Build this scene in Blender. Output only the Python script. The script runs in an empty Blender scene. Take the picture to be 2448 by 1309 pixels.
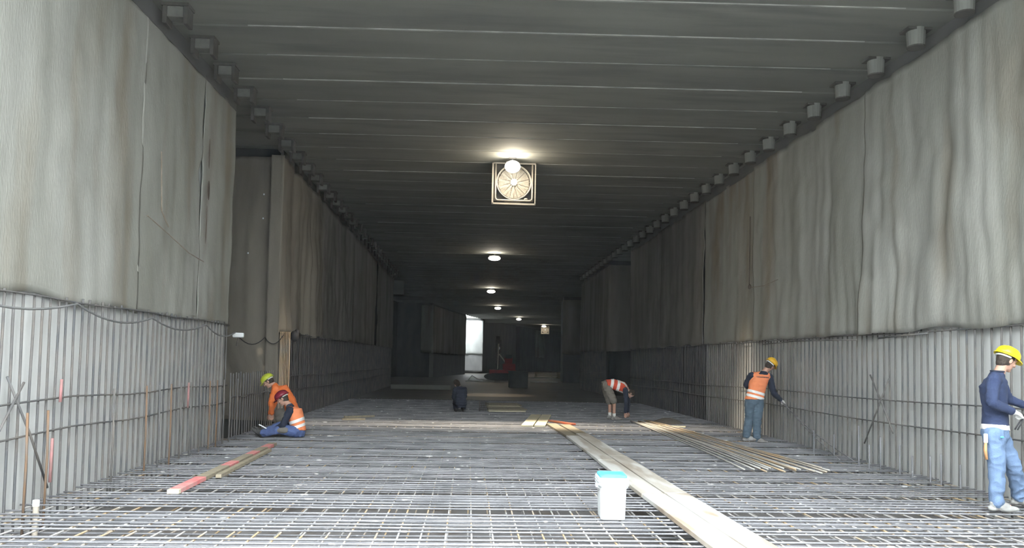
import bpy, bmesh, math, random
from math import sin, cos, pi, radians, atan, sqrt
from mathutils import Vector, Matrix, noise, Quaternion

S = bpy.context.scene
COL = S.collection
random.seed(7)

# ------------------------------------------------------------------ camera
EYE = 1.55
F = 1900.0
yaw = atan(102 / F); pit = atan(90 / F); rol = 0.02
fw = Vector((sin(yaw) * cos(pit), cos(yaw) * cos(pit), sin(pit)))
rt = Vector((cos(yaw), -sin(yaw), 0)); up = rt.cross(fw)
r2 = rt * cos(rol) + up * sin(rol); u2 = -rt * sin(rol) + up * cos(rol)
cd = bpy.data.cameras.new('camera'); cam = bpy.data.objects.new('camera', cd); COL.objects.link(cam)
M = Matrix.Identity(4)
for i in range(3):
    M[i][0] = r2[i]; M[i][1] = u2[i]; M[i][2] = -fw[i]
M.translation = Vector((0, 0, EYE))
cam.matrix_world = M
cd.sensor_width = 36; cd.lens = 36 * F / 2448
cd.shift_x = 0; cd.shift_y = (772 - 654.5) / 2448
cd.clip_start = 0.05; cd.clip_end = 400
S.camera = cam

# ------------------------------------------------------------------ sky and exposure
SKY = 16.0
w = bpy.data.worlds.new('overcast_sky'); S.world = w; w.use_nodes = True
nt = w.node_tree; bg = nt.nodes['Background']
bg.inputs[0].default_value = (0.93, 0.975, 1.0, 1); bg.inputs[1].default_value = SKY
S.view_settings.view_transform = 'Standard'; S.view_settings.look = 'None'
S.view_settings.exposure = 0.0; S.view_settings.gamma = 1.0
S.view_settings.use_curve_mapping = False
ROOF_START = 4.3
LAMP_W = 80

# ------------------------------------------------------------------ materials
def mat(name, col, rough=0.8, metal=0.0, col2=None, scale=3.0, stretch=(1, 1, 1), bump=0.0, bscale=40.0,
        lo=0.35, hi=0.65, coords='Object', col3=None, scale3=8.0, t3=(0.62, 0.7), detail=6):
    m = bpy.data.materials.new(name); m.use_nodes = True
    n = m.node_tree.nodes; l = m.node_tree.links; b = n['Principled BSDF']
    b.inputs['Base Color'].default_value = (*col, 1); b.inputs['Roughness'].default_value = rough
    b.inputs['Metallic'].default_value = metal
    if coords == 'World':
        g = n.new('ShaderNodeNewGeometry'); out = g.outputs['Position']
    else:
        g = n.new('ShaderNodeTexCoord'); out = g.outputs['Object']
    mp = n.new('ShaderNodeMapping'); mp.inputs['Scale'].default_value = stretch; l.new(out, mp.inputs[0])
    last = None
    if col2:
        nz = n.new('ShaderNodeTexNoise'); nz.inputs['Scale'].default_value = scale; nz.inputs['Detail'].default_value = detail
        l.new(mp.outputs[0], nz.inputs['Vector'])
        r = n.new('ShaderNodeValToRGB'); r.color_ramp.elements[0].position = lo; r.color_ramp.elements[1].position = hi
        r.color_ramp.elements[0].color = (*col, 1); r.color_ramp.elements[1].color = (*col2, 1)
        l.new(nz.outputs[0], r.inputs[0]); last = r.outputs[0]
    if col3:
        nz = n.new('ShaderNodeTexNoise'); nz.inputs['Scale'].default_value = scale3; nz.inputs['Detail'].default_value = 3
        l.new(mp.outputs[0], nz.inputs['Vector'])
        r = n.new('ShaderNodeMapRange'); r.inputs[1].default_value = t3[0]; r.inputs[2].default_value = t3[1]
        l.new(nz.outputs[0], r.inputs[0])
        mx = n.new('ShaderNodeMix'); mx.data_type = 'RGBA'; l.new(r.outputs[0], mx.inputs[0])
        if last: l.new(last, mx.inputs[6])
        else: mx.inputs[6].default_value = (*col, 1)
        mx.inputs[7].default_value = (*col3, 1); last = mx.outputs[2]
    if last: l.new(last, b.inputs['Base Color'])
    if bump:
        nz = n.new('ShaderNodeTexNoise'); nz.inputs['Scale'].default_value = bscale; nz.inputs['Detail'].default_value = 5
        l.new(mp.outputs[0], nz.inputs['Vector'])
        bp = n.new('ShaderNodeBump'); bp.inputs['Strength'].default_value = bump; bp.inputs['Distance'].default_value = 0.02
        l.new(nz.outputs[0], bp.inputs['Height']); l.new(bp.outputs[0], b.inputs['Normal'])
    return m

def emit(name, col, s):
    m = bpy.data.materials.new(name); m.use_nodes = True
    b = m.node_tree.nodes['Principled BSDF']
    b.inputs['Base Color'].default_value = (*col, 1)
    b.inputs['Emission Color'].default_value = (*col, 1); b.inputs['Emission Strength'].default_value = s
    return m

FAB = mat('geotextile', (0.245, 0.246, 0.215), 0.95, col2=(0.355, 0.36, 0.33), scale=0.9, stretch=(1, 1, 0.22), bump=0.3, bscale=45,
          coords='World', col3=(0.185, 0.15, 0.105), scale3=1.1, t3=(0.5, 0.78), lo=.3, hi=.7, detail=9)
FABD = mat('dark_geotextile', (0.15, 0.142, 0.122), 0.95, col2=(0.24, 0.227, 0.20), scale=1.2, stretch=(1, 1, 0.2), bump=0.25, bscale=60,
           coords='World')  # darker fabric for the sheets deeper in the tunnel
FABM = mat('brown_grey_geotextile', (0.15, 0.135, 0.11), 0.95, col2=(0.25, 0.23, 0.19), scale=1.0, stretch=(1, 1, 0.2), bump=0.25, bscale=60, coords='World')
FABG = mat('grey_white_sheeting', (0.30, 0.31, 0.31), 0.85, col2=(0.40, 0.41, 0.41), scale=0.8, stretch=(1, 1, 0.4), coords='World')
FABW = mat('white_sheeting', (0.75, 0.78, 0.76), 0.8, col2=(0.6, 0.63, 0.62), scale=0.8, stretch=(1, 1, 0.4), coords='World')
STITCH = mat('brown_stitching', (0.20, 0.16, 0.12), 0.9, col2=(0.26, 0.22, 0.18), scale=9)
SEAM = mat('seam_and_gap_shade', (0.10, 0.08, 0.065), 0.9)  # dark seam thread; also the shade inside fabric gaps, as plain colour
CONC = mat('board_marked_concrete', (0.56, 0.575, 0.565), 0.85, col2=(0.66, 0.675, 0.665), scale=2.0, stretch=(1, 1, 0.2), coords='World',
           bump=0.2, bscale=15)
CONCD = mat('dark_concrete', (0.035, 0.038, 0.04), 0.8, col2=(0.06, 0.063, 0.06), scale=1.5, stretch=(1, 1, 0.3), coords='World')  # darker concrete for the deeper walls, recesses and end walls
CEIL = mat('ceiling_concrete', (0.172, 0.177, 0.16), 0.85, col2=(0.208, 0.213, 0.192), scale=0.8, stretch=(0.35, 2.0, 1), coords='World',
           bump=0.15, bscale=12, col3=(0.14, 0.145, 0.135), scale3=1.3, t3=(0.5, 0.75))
GROUT = mat('pale_grout', (0.50, 0.51, 0.47), 0.9, col2=(0.26, 0.265, 0.25), scale=5.0, stretch=(0.4, 1, 1), coords='World')
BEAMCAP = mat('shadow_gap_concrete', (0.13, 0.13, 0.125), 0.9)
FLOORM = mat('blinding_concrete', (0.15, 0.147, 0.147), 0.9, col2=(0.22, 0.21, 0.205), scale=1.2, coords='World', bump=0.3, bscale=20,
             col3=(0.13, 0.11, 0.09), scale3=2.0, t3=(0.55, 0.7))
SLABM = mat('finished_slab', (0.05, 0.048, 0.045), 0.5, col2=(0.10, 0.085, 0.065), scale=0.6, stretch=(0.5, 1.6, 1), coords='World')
BAR = mat('grey_rebar', (0.15, 0.155, 0.168), 0.5, 0.0, col2=(0.26, 0.263, 0.28), scale=2.0, coords='World', bump=0.3, bscale=70,
          col3=(0.78, 0.79, 0.80), scale3=4.2, t3=(0.66, 0.74))
LBAR = mat('rusting_rebar', (0.38, 0.37, 0.36), 0.7, 0.0, col2=(0.46, 0.34, 0.20), scale=1.6, coords='World', bump=0.3, bscale=70,
           lo=0.48, hi=0.62, col3=(0.70, 0.70, 0.68), scale3=3.0, t3=(0.58, 0.66))
WBAR = mat('wall_rebar', (0.10, 0.105, 0.11), 0.7, 0.0, col2=(0.17, 0.155, 0.14), scale=2.5, coords='World', bump=0.3, bscale=70)
OBAR = mat('orange_rust_rebar', (0.21, 0.125, 0.07), 0.8, col2=(0.17, 0.13, 0.10), scale=4, coords='World')
SBAR = mat('sandy_rust_rebar', (0.58, 0.43, 0.27), 0.8, col2=(0.44, 0.40, 0.34), scale=1.4, coords='World', lo=.42, hi=.58)
GBAR = mat('clean_grey_rebar', (0.46, 0.45, 0.42), 0.7, col2=(0.56, 0.55, 0.52), scale=2, coords='World')
WOOD = mat('cement_dusted_plank', (0.58, 0.56, 0.51), 0.85, col2=(0.42, 0.37, 0.30), scale=1.3, stretch=(3, 0.5, 1), coords='World',
           bump=0.25, bscale=20, col3=(0.72, 0.72, 0.69), scale3=0.9, t3=(0.5, 0.6))
WOODN = mat('stained_plank', (0.56, 0.53, 0.47), 0.85, col2=(0.36, 0.29, 0.22), scale=1.1, stretch=(2.5, 0.6, 1), coords='World', bump=0.25, bscale=20, col3=(0.75, 0.75, 0.72), scale3=1.0, t3=(0.45, 0.6), lo=.45, hi=.6)
WOODB = mat('bare_brown_timber', (0.36, 0.31, 0.22), 0.85, col2=(0.28, 0.25, 0.19), scale=6, stretch=(3, .5, 1), bump=0.2)
CREAM = mat('pale_new_timber', (0.74, 0.70, 0.50), 0.8, col2=(0.64, 0.60, 0.46), scale=3)
REDP = mat('red_spray_paint', (0.70, 0.20, 0.20), 0.7, col2=(0.62, 0.34, 0.32), scale=7)
REDF = mat('faded_red_paint', (0.42, 0.20, 0.20), 0.8, col2=(0.30, 0.18, 0.17), scale=9)
REDW = mat('red_painted_timber', (0.62, 0.14, 0.08), 0.7, col2=(0.5, 0.2, 0.1), scale=6)
WHITE = mat('white_plastic', (0.86, 0.90, 0.92), 0.45, col2=(0.80, 0.85, 0.88), scale=5)
CYAN = mat('turquoise_plastic', (0.10, 0.66, 0.80), 0.4, col2=(0.14, 0.60, 0.74), scale=5)
STEEL = mat('painted_steel', (0.55, 0.50, 0.42), 0.5, 0.3, col2=(0.48, 0.43, 0.36), scale=8)
DSTEEL = mat('dark_steel', (0.05, 0.05, 0.05), 0.6, 0.3, col2=(0.08, 0.07, 0.06), scale=6)
BRK = mat('bracket_concrete', (0.21, 0.215, 0.195), 0.85, col2=(0.20, 0.205, 0.19), scale=6, coords='World')
BRKM = mat('bracket_grey_steel', (0.13, 0.13, 0.12), 0.85, col2=(0.17, 0.17, 0.155), scale=6, coords='World')
BRKD = mat('bracket_dark_steel', (0.06, 0.06, 0.055), 0.8, col2=(0.09, 0.085, 0.075), scale=6)
LENS = emit('lamp_glass_lit', (1.0, 0.97, 0.86), 30)
BLK = mat('black_rubber', (0.025, 0.027, 0.03), 0.8, col2=(0.04, 0.04, 0.045), scale=9)
RED = mat('machine_red', (0.40, 0.04, 0.035), 0.6, col2=(0.28, 0.04, 0.04), scale=3)
GREYM = mat('machine_grey', (0.075, 0.09, 0.09), 0.8, col2=(0.055, 0.065, 0.065), scale=3)
SKIN = mat('skin', (0.52, 0.31, 0.23), 0.6, col2=(0.46, 0.27, 0.20), scale=12)
HAIR = mat('dark_hair', (0.03, 0.022, 0.018), 0.8, col2=(0.05, 0.04, 0.03), scale=30)
def cloth(n, c, k=0.82, rough=0.9): return mat(n, c, rough, col2=tuple(x * k for x in c), scale=7, bump=0.3, bscale=90)
NAVY = cloth('navy_knit', (0.03, 0.047, 0.11))
DNAVY = cloth('dark_navy_cotton', (0.022, 0.03, 0.055))
JEANL = cloth('pale_blue_denim', (0.17, 0.26, 0.42), 0.75)
JEAND = cloth('grey_blue_denim', (0.10, 0.15, 0.20), 0.8)
JEANB = cloth('blue_denim', (0.10, 0.15, 0.34), 0.8)
GREYS = cloth('grey_cotton', (0.21, 0.20, 0.175), 0.85)
ORANGE = cloth('fluorescent_orange', (0.93, 0.30, 0.13), 0.93)
ORANGED = cloth('orange_cotton', (0.80, 0.19, 0.045), 0.88)
VRED = cloth('red_orange_mesh', (0.72, 0.10, 0.05), 0.9)
REFL = mat('reflective_tape', (0.93, 0.93, 0.92), 0.35, col2=(0.88, 0.88, 0.88), scale=20)
WCLOTH = cloth('white_cotton', (0.78, 0.78, 0.76), 0.92)
BOOT = mat('cement_caked_leather', (0.36, 0.37, 0.36), 0.9, col2=(0.22, 0.21, 0.20), scale=10, bump=0.3)
BOOTB = mat('black_leather', (0.03, 0.03, 0.032), 0.7, col2=(0.06, 0.06, 0.06), scale=10)
HYEL = mat('yellow_helmet_plastic', (0.93, 0.74, 0.02), 0.3, col2=(0.88, 0.68, 0.02), scale=4)
HORY = mat('amber_helmet_plastic', (0.80, 0.47, 0.02), 0.35, col2=(0.74, 0.42, 0.02), scale=4)
HGRN = mat('lime_helmet_plastic', (0.50, 0.58, 0.05), 0.3, col2=(0.44, 0.52, 0.05), scale=4)
HRED = mat('maroon_helmet_plastic', (0.22, 0.02, 0.04), 0.25, col2=(0.18, 0.02, 0.035), scale=4)
EYEM = mat('eye_white', (0.7, 0.68, 0.65), 0.3, col2=(0.05, 0.03, 0.02), scale=3)

# ------------------------------------------------------------------ mesh helpers
class MB:
    def __init__(s): s.v = []; s.f = []
    def add(s, vs, fs):
        o = len(s.v); s.v += [tuple(v) for v in vs]; s.f += [tuple(i + o for i in f) for f in fs]; return s
    def box(s, lo, hi, mt=None):
        x0, y0, z0 = lo; x1, y1, z1 = hi
        vs = [Vector(p) for p in ((x0,y0,z0),(x1,y0,z0),(x1,y1,z0),(x0,y1,z0),(x0,y0,z1),(x1,y0,z1),(x1,y1,z1),(x0,y1,z1))]
        if mt: vs = [mt @ p for p in vs]
        return s.add(vs, [(0,3,2,1),(4,5,6,7),(0,1,5,4),(1,2,6,5),(2,3,7,6),(3,0,4,7)])
    def tube(s, pts, r, n=8, cap=True, closed=False, flat=None):
        pts = [Vector(p) for p in pts]; m = len(pts)
        rs = r if isinstance(r, (list, tuple)) else [r] * m
        vs = []; prev = None
        for i, p in enumerate(pts):
            a = pts[(i - 1) % m] if (closed or i > 0) else p
            b = pts[(i + 1) % m] if (closed or i < m - 1) else p
            t = (b - a).normalized()
            if prev is None:
                ref = Vector((0, 0, 1)) if abs(t.z) < 0.9 else Vector((1, 0, 0))
                u = t.cross(ref).normalized()
            else:
                u = (prev - t * prev.dot(t)).normalized()
            prev = u; v = t.cross(u)
            for k in range(n):
                an = 2 * pi * k / n
                vs.append(p + (u * cos(an) + v * sin(an)) * rs[i])
        fs = []
        for i in range(m if closed else m - 1):
            j = (i + 1) % m
            for k in range(n):
                fs.append((i*n+k, i*n+(k+1)%n, j*n+(k+1)%n, j*n+k))
        if cap and not closed:
            fs.append(tuple(range(n))[::-1]); fs.append(tuple((m-1)*n+k for k in range(n)))
        return s.add(vs, fs)
    def ell(s, c, rad, mt=None, nu=16, nv=10, v0=-pi/2, v1=pi/2):
        vs = []; fs = []
        for j in range(nv + 1):
            a = v0 + (v1 - v0) * j / nv
            for i in range(nu):
                b = 2 * pi * i / nu
                p = Vector((rad[0]*cos(a)*cos(b), rad[1]*cos(a)*sin(b), rad[2]*sin(a)))
                if mt: p = mt @ p
                vs.append(p + Vector(c))
        for j in range(nv):
            for i in range(nu):
                fs.append((j*nu+i, j*nu+(i+1)%nu, (j+1)*nu+(i+1)%nu, (j+1)*nu+i))
        fs.append(tuple(range(nu))[::-1]); fs.append(tuple(nv*nu+i for i in range(nu)))
        return s.add(vs, fs)
    def prism(s, poly, z0, z1):
        n = len(poly)
        vs = [(x, y, z0) for x, y in poly] + [(x, y, z1) for x, y in poly]
        fs = [tuple(range(n))[::-1], tuple(range(n, 2*n))] + [(i, (i+1)%n, n+(i+1)%n, n+i) for i in range(n)]
        return s.add(vs, fs)
    def mesh(s, name, m, smooth=False, mats=None):
        me = bpy.data.meshes.new(name); me.from_pydata(s.v, [], s.f); me.update()
        bm = bmesh.new(); bm.from_mesh(me); bmesh.ops.recalc_face_normals(bm, faces=bm.faces); bm.to_mesh(me); bm.free()
        me.materials.append(m)
        if smooth: me.polygons.foreach_set('use_smooth', [True] * len(me.polygons))
        return me
    def obj(s, name, m, parent=None, smooth=False, bevel=0):
        o = bpy.data.objects.new(name, s.mesh(name, m, smooth)); COL.objects.link(o)
        if parent: o.parent = parent
        if bevel:
            b = o.modifiers.new('bevel', 'BEVEL'); b.width = bevel; b.segments = 2
        return o

def thing(name, label, cat, loc=(0, 0, 0), group=None):
    o = bpy.data.objects.new(name, None); COL.objects.link(o); o.location = loc; o.empty_display_size = 0.2
    return tag(o, label, cat, group)
def tag(o, label, cat, group=None, kind=None):
    o['label'] = label; o['category'] = cat
    if group: o['group'] = group
    if kind: o['kind'] = kind
    return o
def struct(o): o['kind'] = 'structure'; return o
def rel(root, p): return Vector(p) - root.location
def dup(o, parent, loc=None, name=None):
    c = o.copy(); COL.objects.link(c); c.parent = parent
    if loc is not None: c.location = loc
    return c

# ------------------------------------------------------------------ the tunnel: plan
XL, XR = -4.62, 6.80; ZT = 6.50; ZF = 6.27; ZB = 2.12; S0 = 48.5
def off(y): return 0.00286 * max(0, y - S0) ** 2
def slab_wall(name, pts, side, m, z0=-0.5, z1=ZT, th=0.35):
    """wall slab following plan polyline; side=+1 puts the thickness to the right of travel"""
    P = [Vector((a, b, 0)) for a, b in pts]; out = []
    for i, p in enumerate(P):
        a = P[max(i-1, 0)]; b = P[min(i+1, len(P)-1)]
        t = (b - a).normalized(); n = Vector((t.y, -t.x, 0)) * side
        out.append(p + n * th)
    poly_vs = []; n = len(P)
    for z in (z0, z1):
        poly_vs += [(p.x, p.y, z) for p in P] + [(p.x, p.y, z) for p in out]
    fs = []
    for i in range(n - 1):
        fs += [(i, i+1, 2*n+i+1, 2*n+i), (n+i, 3*n+i, 3*n+i+1, n+i+1), (2*n+i, 2*n+i+1, 3*n+i+1, 3*n+i), (i, n+i, n+i+1, i+1)]
    fs += [(0, 2*n, 3*n, n), (n-1, 2*n-1, 4*n-1, 3*n-1)]
    mb = MB(); mb.add(poly_vs, fs)
    return struct(mb.obj(name, m))
def curve(x, y0, y1, st=3.0):
    n = max(2, int((y1 - y0) / st) + 1)
    return [(x + off(y0 + (y1-y0)*i/(n-1)), y0 + (y1-y0)*i/(n-1)) for i in range(n)]

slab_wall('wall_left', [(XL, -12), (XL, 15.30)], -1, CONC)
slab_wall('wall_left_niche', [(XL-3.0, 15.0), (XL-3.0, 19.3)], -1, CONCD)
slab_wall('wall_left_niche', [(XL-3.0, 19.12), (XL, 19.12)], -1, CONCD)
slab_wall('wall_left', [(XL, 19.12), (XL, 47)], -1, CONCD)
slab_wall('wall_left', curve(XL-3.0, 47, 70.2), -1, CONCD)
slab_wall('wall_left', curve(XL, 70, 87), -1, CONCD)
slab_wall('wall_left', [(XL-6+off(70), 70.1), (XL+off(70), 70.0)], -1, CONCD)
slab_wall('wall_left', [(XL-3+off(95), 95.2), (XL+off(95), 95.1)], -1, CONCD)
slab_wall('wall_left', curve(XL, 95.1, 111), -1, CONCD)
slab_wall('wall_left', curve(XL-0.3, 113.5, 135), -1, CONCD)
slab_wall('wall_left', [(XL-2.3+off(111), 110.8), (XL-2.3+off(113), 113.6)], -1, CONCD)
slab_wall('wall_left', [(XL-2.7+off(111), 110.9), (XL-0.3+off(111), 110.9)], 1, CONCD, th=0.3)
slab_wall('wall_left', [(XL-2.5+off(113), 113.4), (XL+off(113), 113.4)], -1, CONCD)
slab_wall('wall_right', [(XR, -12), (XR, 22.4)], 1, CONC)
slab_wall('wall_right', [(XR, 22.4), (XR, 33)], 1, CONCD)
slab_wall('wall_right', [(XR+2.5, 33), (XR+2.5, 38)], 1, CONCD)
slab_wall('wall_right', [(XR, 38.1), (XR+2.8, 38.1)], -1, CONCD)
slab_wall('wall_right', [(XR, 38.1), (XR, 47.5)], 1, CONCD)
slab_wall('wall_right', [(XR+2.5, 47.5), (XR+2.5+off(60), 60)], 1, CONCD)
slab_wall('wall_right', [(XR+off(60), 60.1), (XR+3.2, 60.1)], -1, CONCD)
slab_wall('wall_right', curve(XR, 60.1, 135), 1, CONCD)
slab_wall('wall_light_block', [(XL-2.9+off(88), 86.4), (XL-2.9+off(95), 95.6)], -1, CONC, z1=9.0)  # added unseen wall, lets sky light onto the white sheets only from above
slab_wall('wall_light_block', [(XL-3.2+off(87), 87.0), (XL-0.35+off(87), 87.0)], 1, CONCD, z1=9.0)  # added side of the same light-limiting enclosure
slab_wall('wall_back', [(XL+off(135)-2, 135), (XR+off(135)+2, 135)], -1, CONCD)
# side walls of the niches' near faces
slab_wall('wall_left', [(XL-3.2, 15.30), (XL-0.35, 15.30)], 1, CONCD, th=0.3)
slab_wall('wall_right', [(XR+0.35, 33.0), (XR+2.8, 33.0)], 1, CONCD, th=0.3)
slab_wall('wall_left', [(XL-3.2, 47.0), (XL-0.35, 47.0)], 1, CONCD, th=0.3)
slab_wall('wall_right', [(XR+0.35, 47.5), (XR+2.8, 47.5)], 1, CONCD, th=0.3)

# floor: the low blinding layer below the mesh, then the finished slab
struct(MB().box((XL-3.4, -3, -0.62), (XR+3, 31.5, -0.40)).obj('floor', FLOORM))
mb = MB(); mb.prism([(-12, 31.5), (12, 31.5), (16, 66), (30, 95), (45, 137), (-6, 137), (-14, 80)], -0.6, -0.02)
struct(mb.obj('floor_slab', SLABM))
# ground outside, behind the viewer and beside the far opening
struct(MB().box((XL-0.3, -12.5, -0.7), (XR+0.3, -3, -0.45)).obj('floor_outside', CONC))
slab_wall('wall_back', [(XL-0.3, -12), (XR+0.3, -12)], 1, CONCD)  # added unseen wall, dark, blocks low sky light from behind the viewer

# ceiling of skewed precast planks, open over the far side opening
SK = -0.038
mb = MB(); gr = MB()
pitch = 1.14; k = 0; y = 10.64 - 1.14 * math.floor((10.64 - ROOF_START) / 1.14)
first = True
while y < 136:
    yc = y + pitch / 2; o_ = off(yc)
    xl = XL - 3.4 + o_; xr = XR + 3.2 + o_
    if 87.5 < yc < 95.3: xl = XL + o_ - 0.1
    dz = random.uniform(-0.004, 0.004)
    g = 0.022
    prof = [(y + 0.0, 0.40), (y + 0.0, 0.055), (y + g, 0.045), (y + g + 0.03, 0.0), (y + pitch - 0.02, 0.0), (y + pitch - 0.008, 0.05), (y + pitch, 0.40)]
    nseg = 2
    vs = []; fs = []
    for i, x in enumerate((xl, xr)):
        for (yy, zz) in prof: vs.append((x, yy + SK * (x - o_), ZT + zz + dz))
    n = len(prof)
    for i in range(n): fs.append((i, (i+1) % n, n + (i+1) % n, n + i))
    fs.append(tuple(range(n))); fs.append(tuple(range(n, 2*n)))
    mb.add(vs, fs)
    a0 = XL + 1.2 + o_; a1 = XR - 0.9 + o_
    if y < 60:
        gr.add([(a0, y-0.006+SK*(a0-o_), ZT-0.004+dz), (a1, y-0.006+SK*(a1-o_), ZT-0.004+dz), (a1, y+0.012+SK*(a1-o_), ZT-0.004+dz), (a0, y+0.012+SK*(a0-o_), ZT-0.004+dz),
                (a0, y-0.006+SK*(a0-o_), ZT+0.1), (a1, y-0.006+SK*(a1-o_), ZT+0.1), (a1, y+0.012+SK*(a1-o_), ZT+0.1), (a0, y+0.012+SK*(a0-o_), ZT+0.1)],
               [(0,3,2,1),(4,5,6,7),(0,1,5,4),(1,2,6,5),(2,3,7,6),(3,0,4,7)])
    y += pitch
ceil = struct(mb.obj('ceiling', CEIL))
o = gr.obj('joint_grout', GROUT, ceil)
# dark capping strip between fabric top and ceiling
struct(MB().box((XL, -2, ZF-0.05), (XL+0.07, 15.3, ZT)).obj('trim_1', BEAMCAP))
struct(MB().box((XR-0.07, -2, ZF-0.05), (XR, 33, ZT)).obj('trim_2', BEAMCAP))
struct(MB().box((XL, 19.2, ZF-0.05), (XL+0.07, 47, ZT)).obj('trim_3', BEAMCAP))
# downstand lintel seen over the far left recess
struct(MB().box((XL-3, 50.5, 5.6), (XL+0.4, 51.0, ZT)).obj('trim_4', CEIL))
struct(MB().box((XL+off(88), 96.0, 6.1), (XR+off(90), 96.4, ZT)).obj('trim_5', CEIL))

# ------------------------------------------------------------------ hung fabric
def smooth(a, b, t):
    t = min(1, max(0, (t - a) / (b - a))); return t*t*(3-2*t)
def curtain(name, label, p0, p1, inward, m, zt=ZF, zb=ZB, amp=0.05, seed=0, res=0.05, bow=None, base=0.05, shift_last=0.0, wav=1.0, lowbulge=0.015, diag=0.0):
    """a hanging sheet from plan point p0 to p1; inward = unit vector pointing into the tunnel"""
    rnd = random.Random(seed)
    A = Vector((*p0, 0)); B = Vector((*p1, 0)); L = (B - A).length; t = (B - A) / L; n = Vector((*inward, 0))
    nx = max(4, int(L / res)); H = zt - zb; nz = max(6, int(H / (res * 2.0)))
    waves = [(rnd.uniform(2.0, 4.5), rnd.uniform(0, 6.28), 1.0), (rnd.uniform(5, 8), rnd.uniform(0, 6.28), 0.5), (rnd.uniform(10, 15), rnd.uniform(0, 6.28), 0.22)]
    vs = []; fs = []
    for j in range(nz + 1):
        v = j / nz                          # 0 top, 1 bottom
        for i in range(nx + 1):
            u = i / nx; s = u * L
            ss = s
            if bow: ss = s + bow(u, v)
            sw = s + diag * sin(2.6 * v + 0.6) * (0.4 + s / L) + (0.25 + diag * 0.5) * noise.noise(Vector((s * 0.5, v * 2.0, seed)))
            d = (1.7 * noise.noise(Vector((sw * 0.62 * wav, seed * 3.1, v * 0.5))) + 1.0 * noise.noise(Vector((sw * 1.7 * wav, seed * 1.7, v * 0.9))) + 0.42 * noise.noise(Vector((sw * 4.6 * wav, seed, v * 1.2))) + 0.12 * sum(a * sin(f * sw * wav + ph) for f, ph, a in waves))
            d = (abs(d) ** 0.8) * (1 if d > 0 else -1)
            am = amp * (0.45 + 0.55 * v) * (0.55 + 0.9 * abs(noise.noise(Vector((s * 0.35 + 9, v * 0.8, seed + 5)))) * 2)
            cr = 0.035 * noise.noise(Vector((s * 1.3 + 3, v * 5, seed + 2))) + 0.018 * noise.noise(Vector((s * 3.1 + 3, v * 11, seed + 4)))
            bul = lowbulge * smooth(0.75, 0.93, v) * (1 - smooth(0.95, 1.0, v) * 0.6)
            dd = base * 0.6 + amp * 0.95 + d * am + cr * (amp / 0.05) ** 0.5 + bul
            zz = zt - H * v
            if v < 0.04: zz += 0.025 * noise.noise(Vector((s * 2.2, 0, seed)))
            zz += (0.05 * noise.noise(Vector((s * 0.9, 7, seed))) + 0.02 * sin(s * 3.3 + seed)) * smooth(0.9, 1, v)
            p = A + t * ss + n * max(0.02, dd)
            vs.append((p.x, p.y, zz))
    for j in range(nz):
        for i in range(nx):
            a = j * (nx + 1) + i; fs.append((a, a + 1, a + nx + 2, a + nx + 1))
    mb = MB(); mb.add(vs, fs)
    o = mb.obj(name, m, smooth=True)
    sd = o.modifiers.new('thickness', 'SOLIDIFY'); sd.thickness = 0.008; sd.offset = 0
    tag(o, label, 'curtain')
    return o

def bowA(u, v):        # the far edge of a sheet bellies towards the viewer: leaves a slit at mid height
    return -0.16 * math.exp(-((v - 0.40) / 0.05) ** 2) * smooth(0.9, 1, u) - 0.07 * math.exp(-((v - 0.22) / 0.06) ** 2) * smooth(0.9, 1, u)
def bowEnd(u, v):
    return -0.45 * smooth(0.0, 0.5, v) * smooth(0.72, 1, u) * 1.0 + 0.10 * smooth(0.2, 0.0, v) * u
c1 = curtain('geotextile_curtain', 'widest pale grey sheet at the left edge of the photo, above the near bars', (XL, 2.5), (XL, 11.15), (1, 0), FAB, seed=1, amp=0.034, lowbulge=0.01)
c2 = curtain('geotextile_curtain', 'grey sheet with a stitched diagonal patch line, second from the left edge', (XL, 11.10), (XL, 13.55), (1, 0), FAB, seed=2, amp=0.024, base=0.065, lowbulge=0.01, bow=bowA, res=0.04)
c3 = curtain('geotextile_curtain', 'narrow grey sheet ending the near left wall beside the dark slit', (XL, 13.55), (XL, 15.34), (1, 0), FAB, seed=3, amp=0.024, base=0.06, lowbulge=0.01, res=0.04)
sm = MB()
sm.tube([(XL+0.155, 11.13, 3.45), (XL+0.155, 11.9, 3.32), (XL+0.16, 12.8, 3.15), (XL+0.16, 13.5, 3.10)], 0.007, 5)
sm.tube([(XL+0.15, 11.55, 4.45), (XL+0.15, 11.6, 4.0), (XL+0.16, 11.62, 3.6), (XL+0.16, 11.9, 3.42)], 0.009, 5)
o = sm.obj('patch_stitching', STITCH, c2)
MB().ell((XL+0.17, 13.57, 4.32), (0.012, 0.055, 0.17)).obj('slit', SEAM, c3)  # dark ellipsoids paint the shade inside the gap at the sheet edge
MB().ell((XL+0.165, 13.56, 4.95), (0.01, 0.02, 0.27)).obj('slit', SEAM, c3)
MB().ell((XL+0.165, 13.54, 3.75), (0.01, 0.012, 0.35)).obj('slit', SEAM, c3)
curtain('geotextile_curtain', 'pale grey sheet of deep folds at the right edge, above the man in blue', (XR, 2.5), (XR, 13.1), (-1, 0), FAB, seed=11, amp=0.085, wav=1.1)
curtain('geotextile_curtain', 'grey sheet right of the small dark tear on the right wall', (XR, 13.12), (XR, 18.42), (-1, 0), FAB, seed=12, amp=0.058, base=0.06)
c = curtain('geotextile_curtain', 'brownish grey sheet above the man in the orange vest, left of the dark tear', (XR, 18.44), (XR, 22.42), (-1, 0), FAB, seed=13, amp=0.028, base=0.05)
o = MB().ell((XR-0.17, 18.5, 3.42), (0.015, 0.10, 0.06)).obj('dark_tear', SEAM, c)
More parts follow.
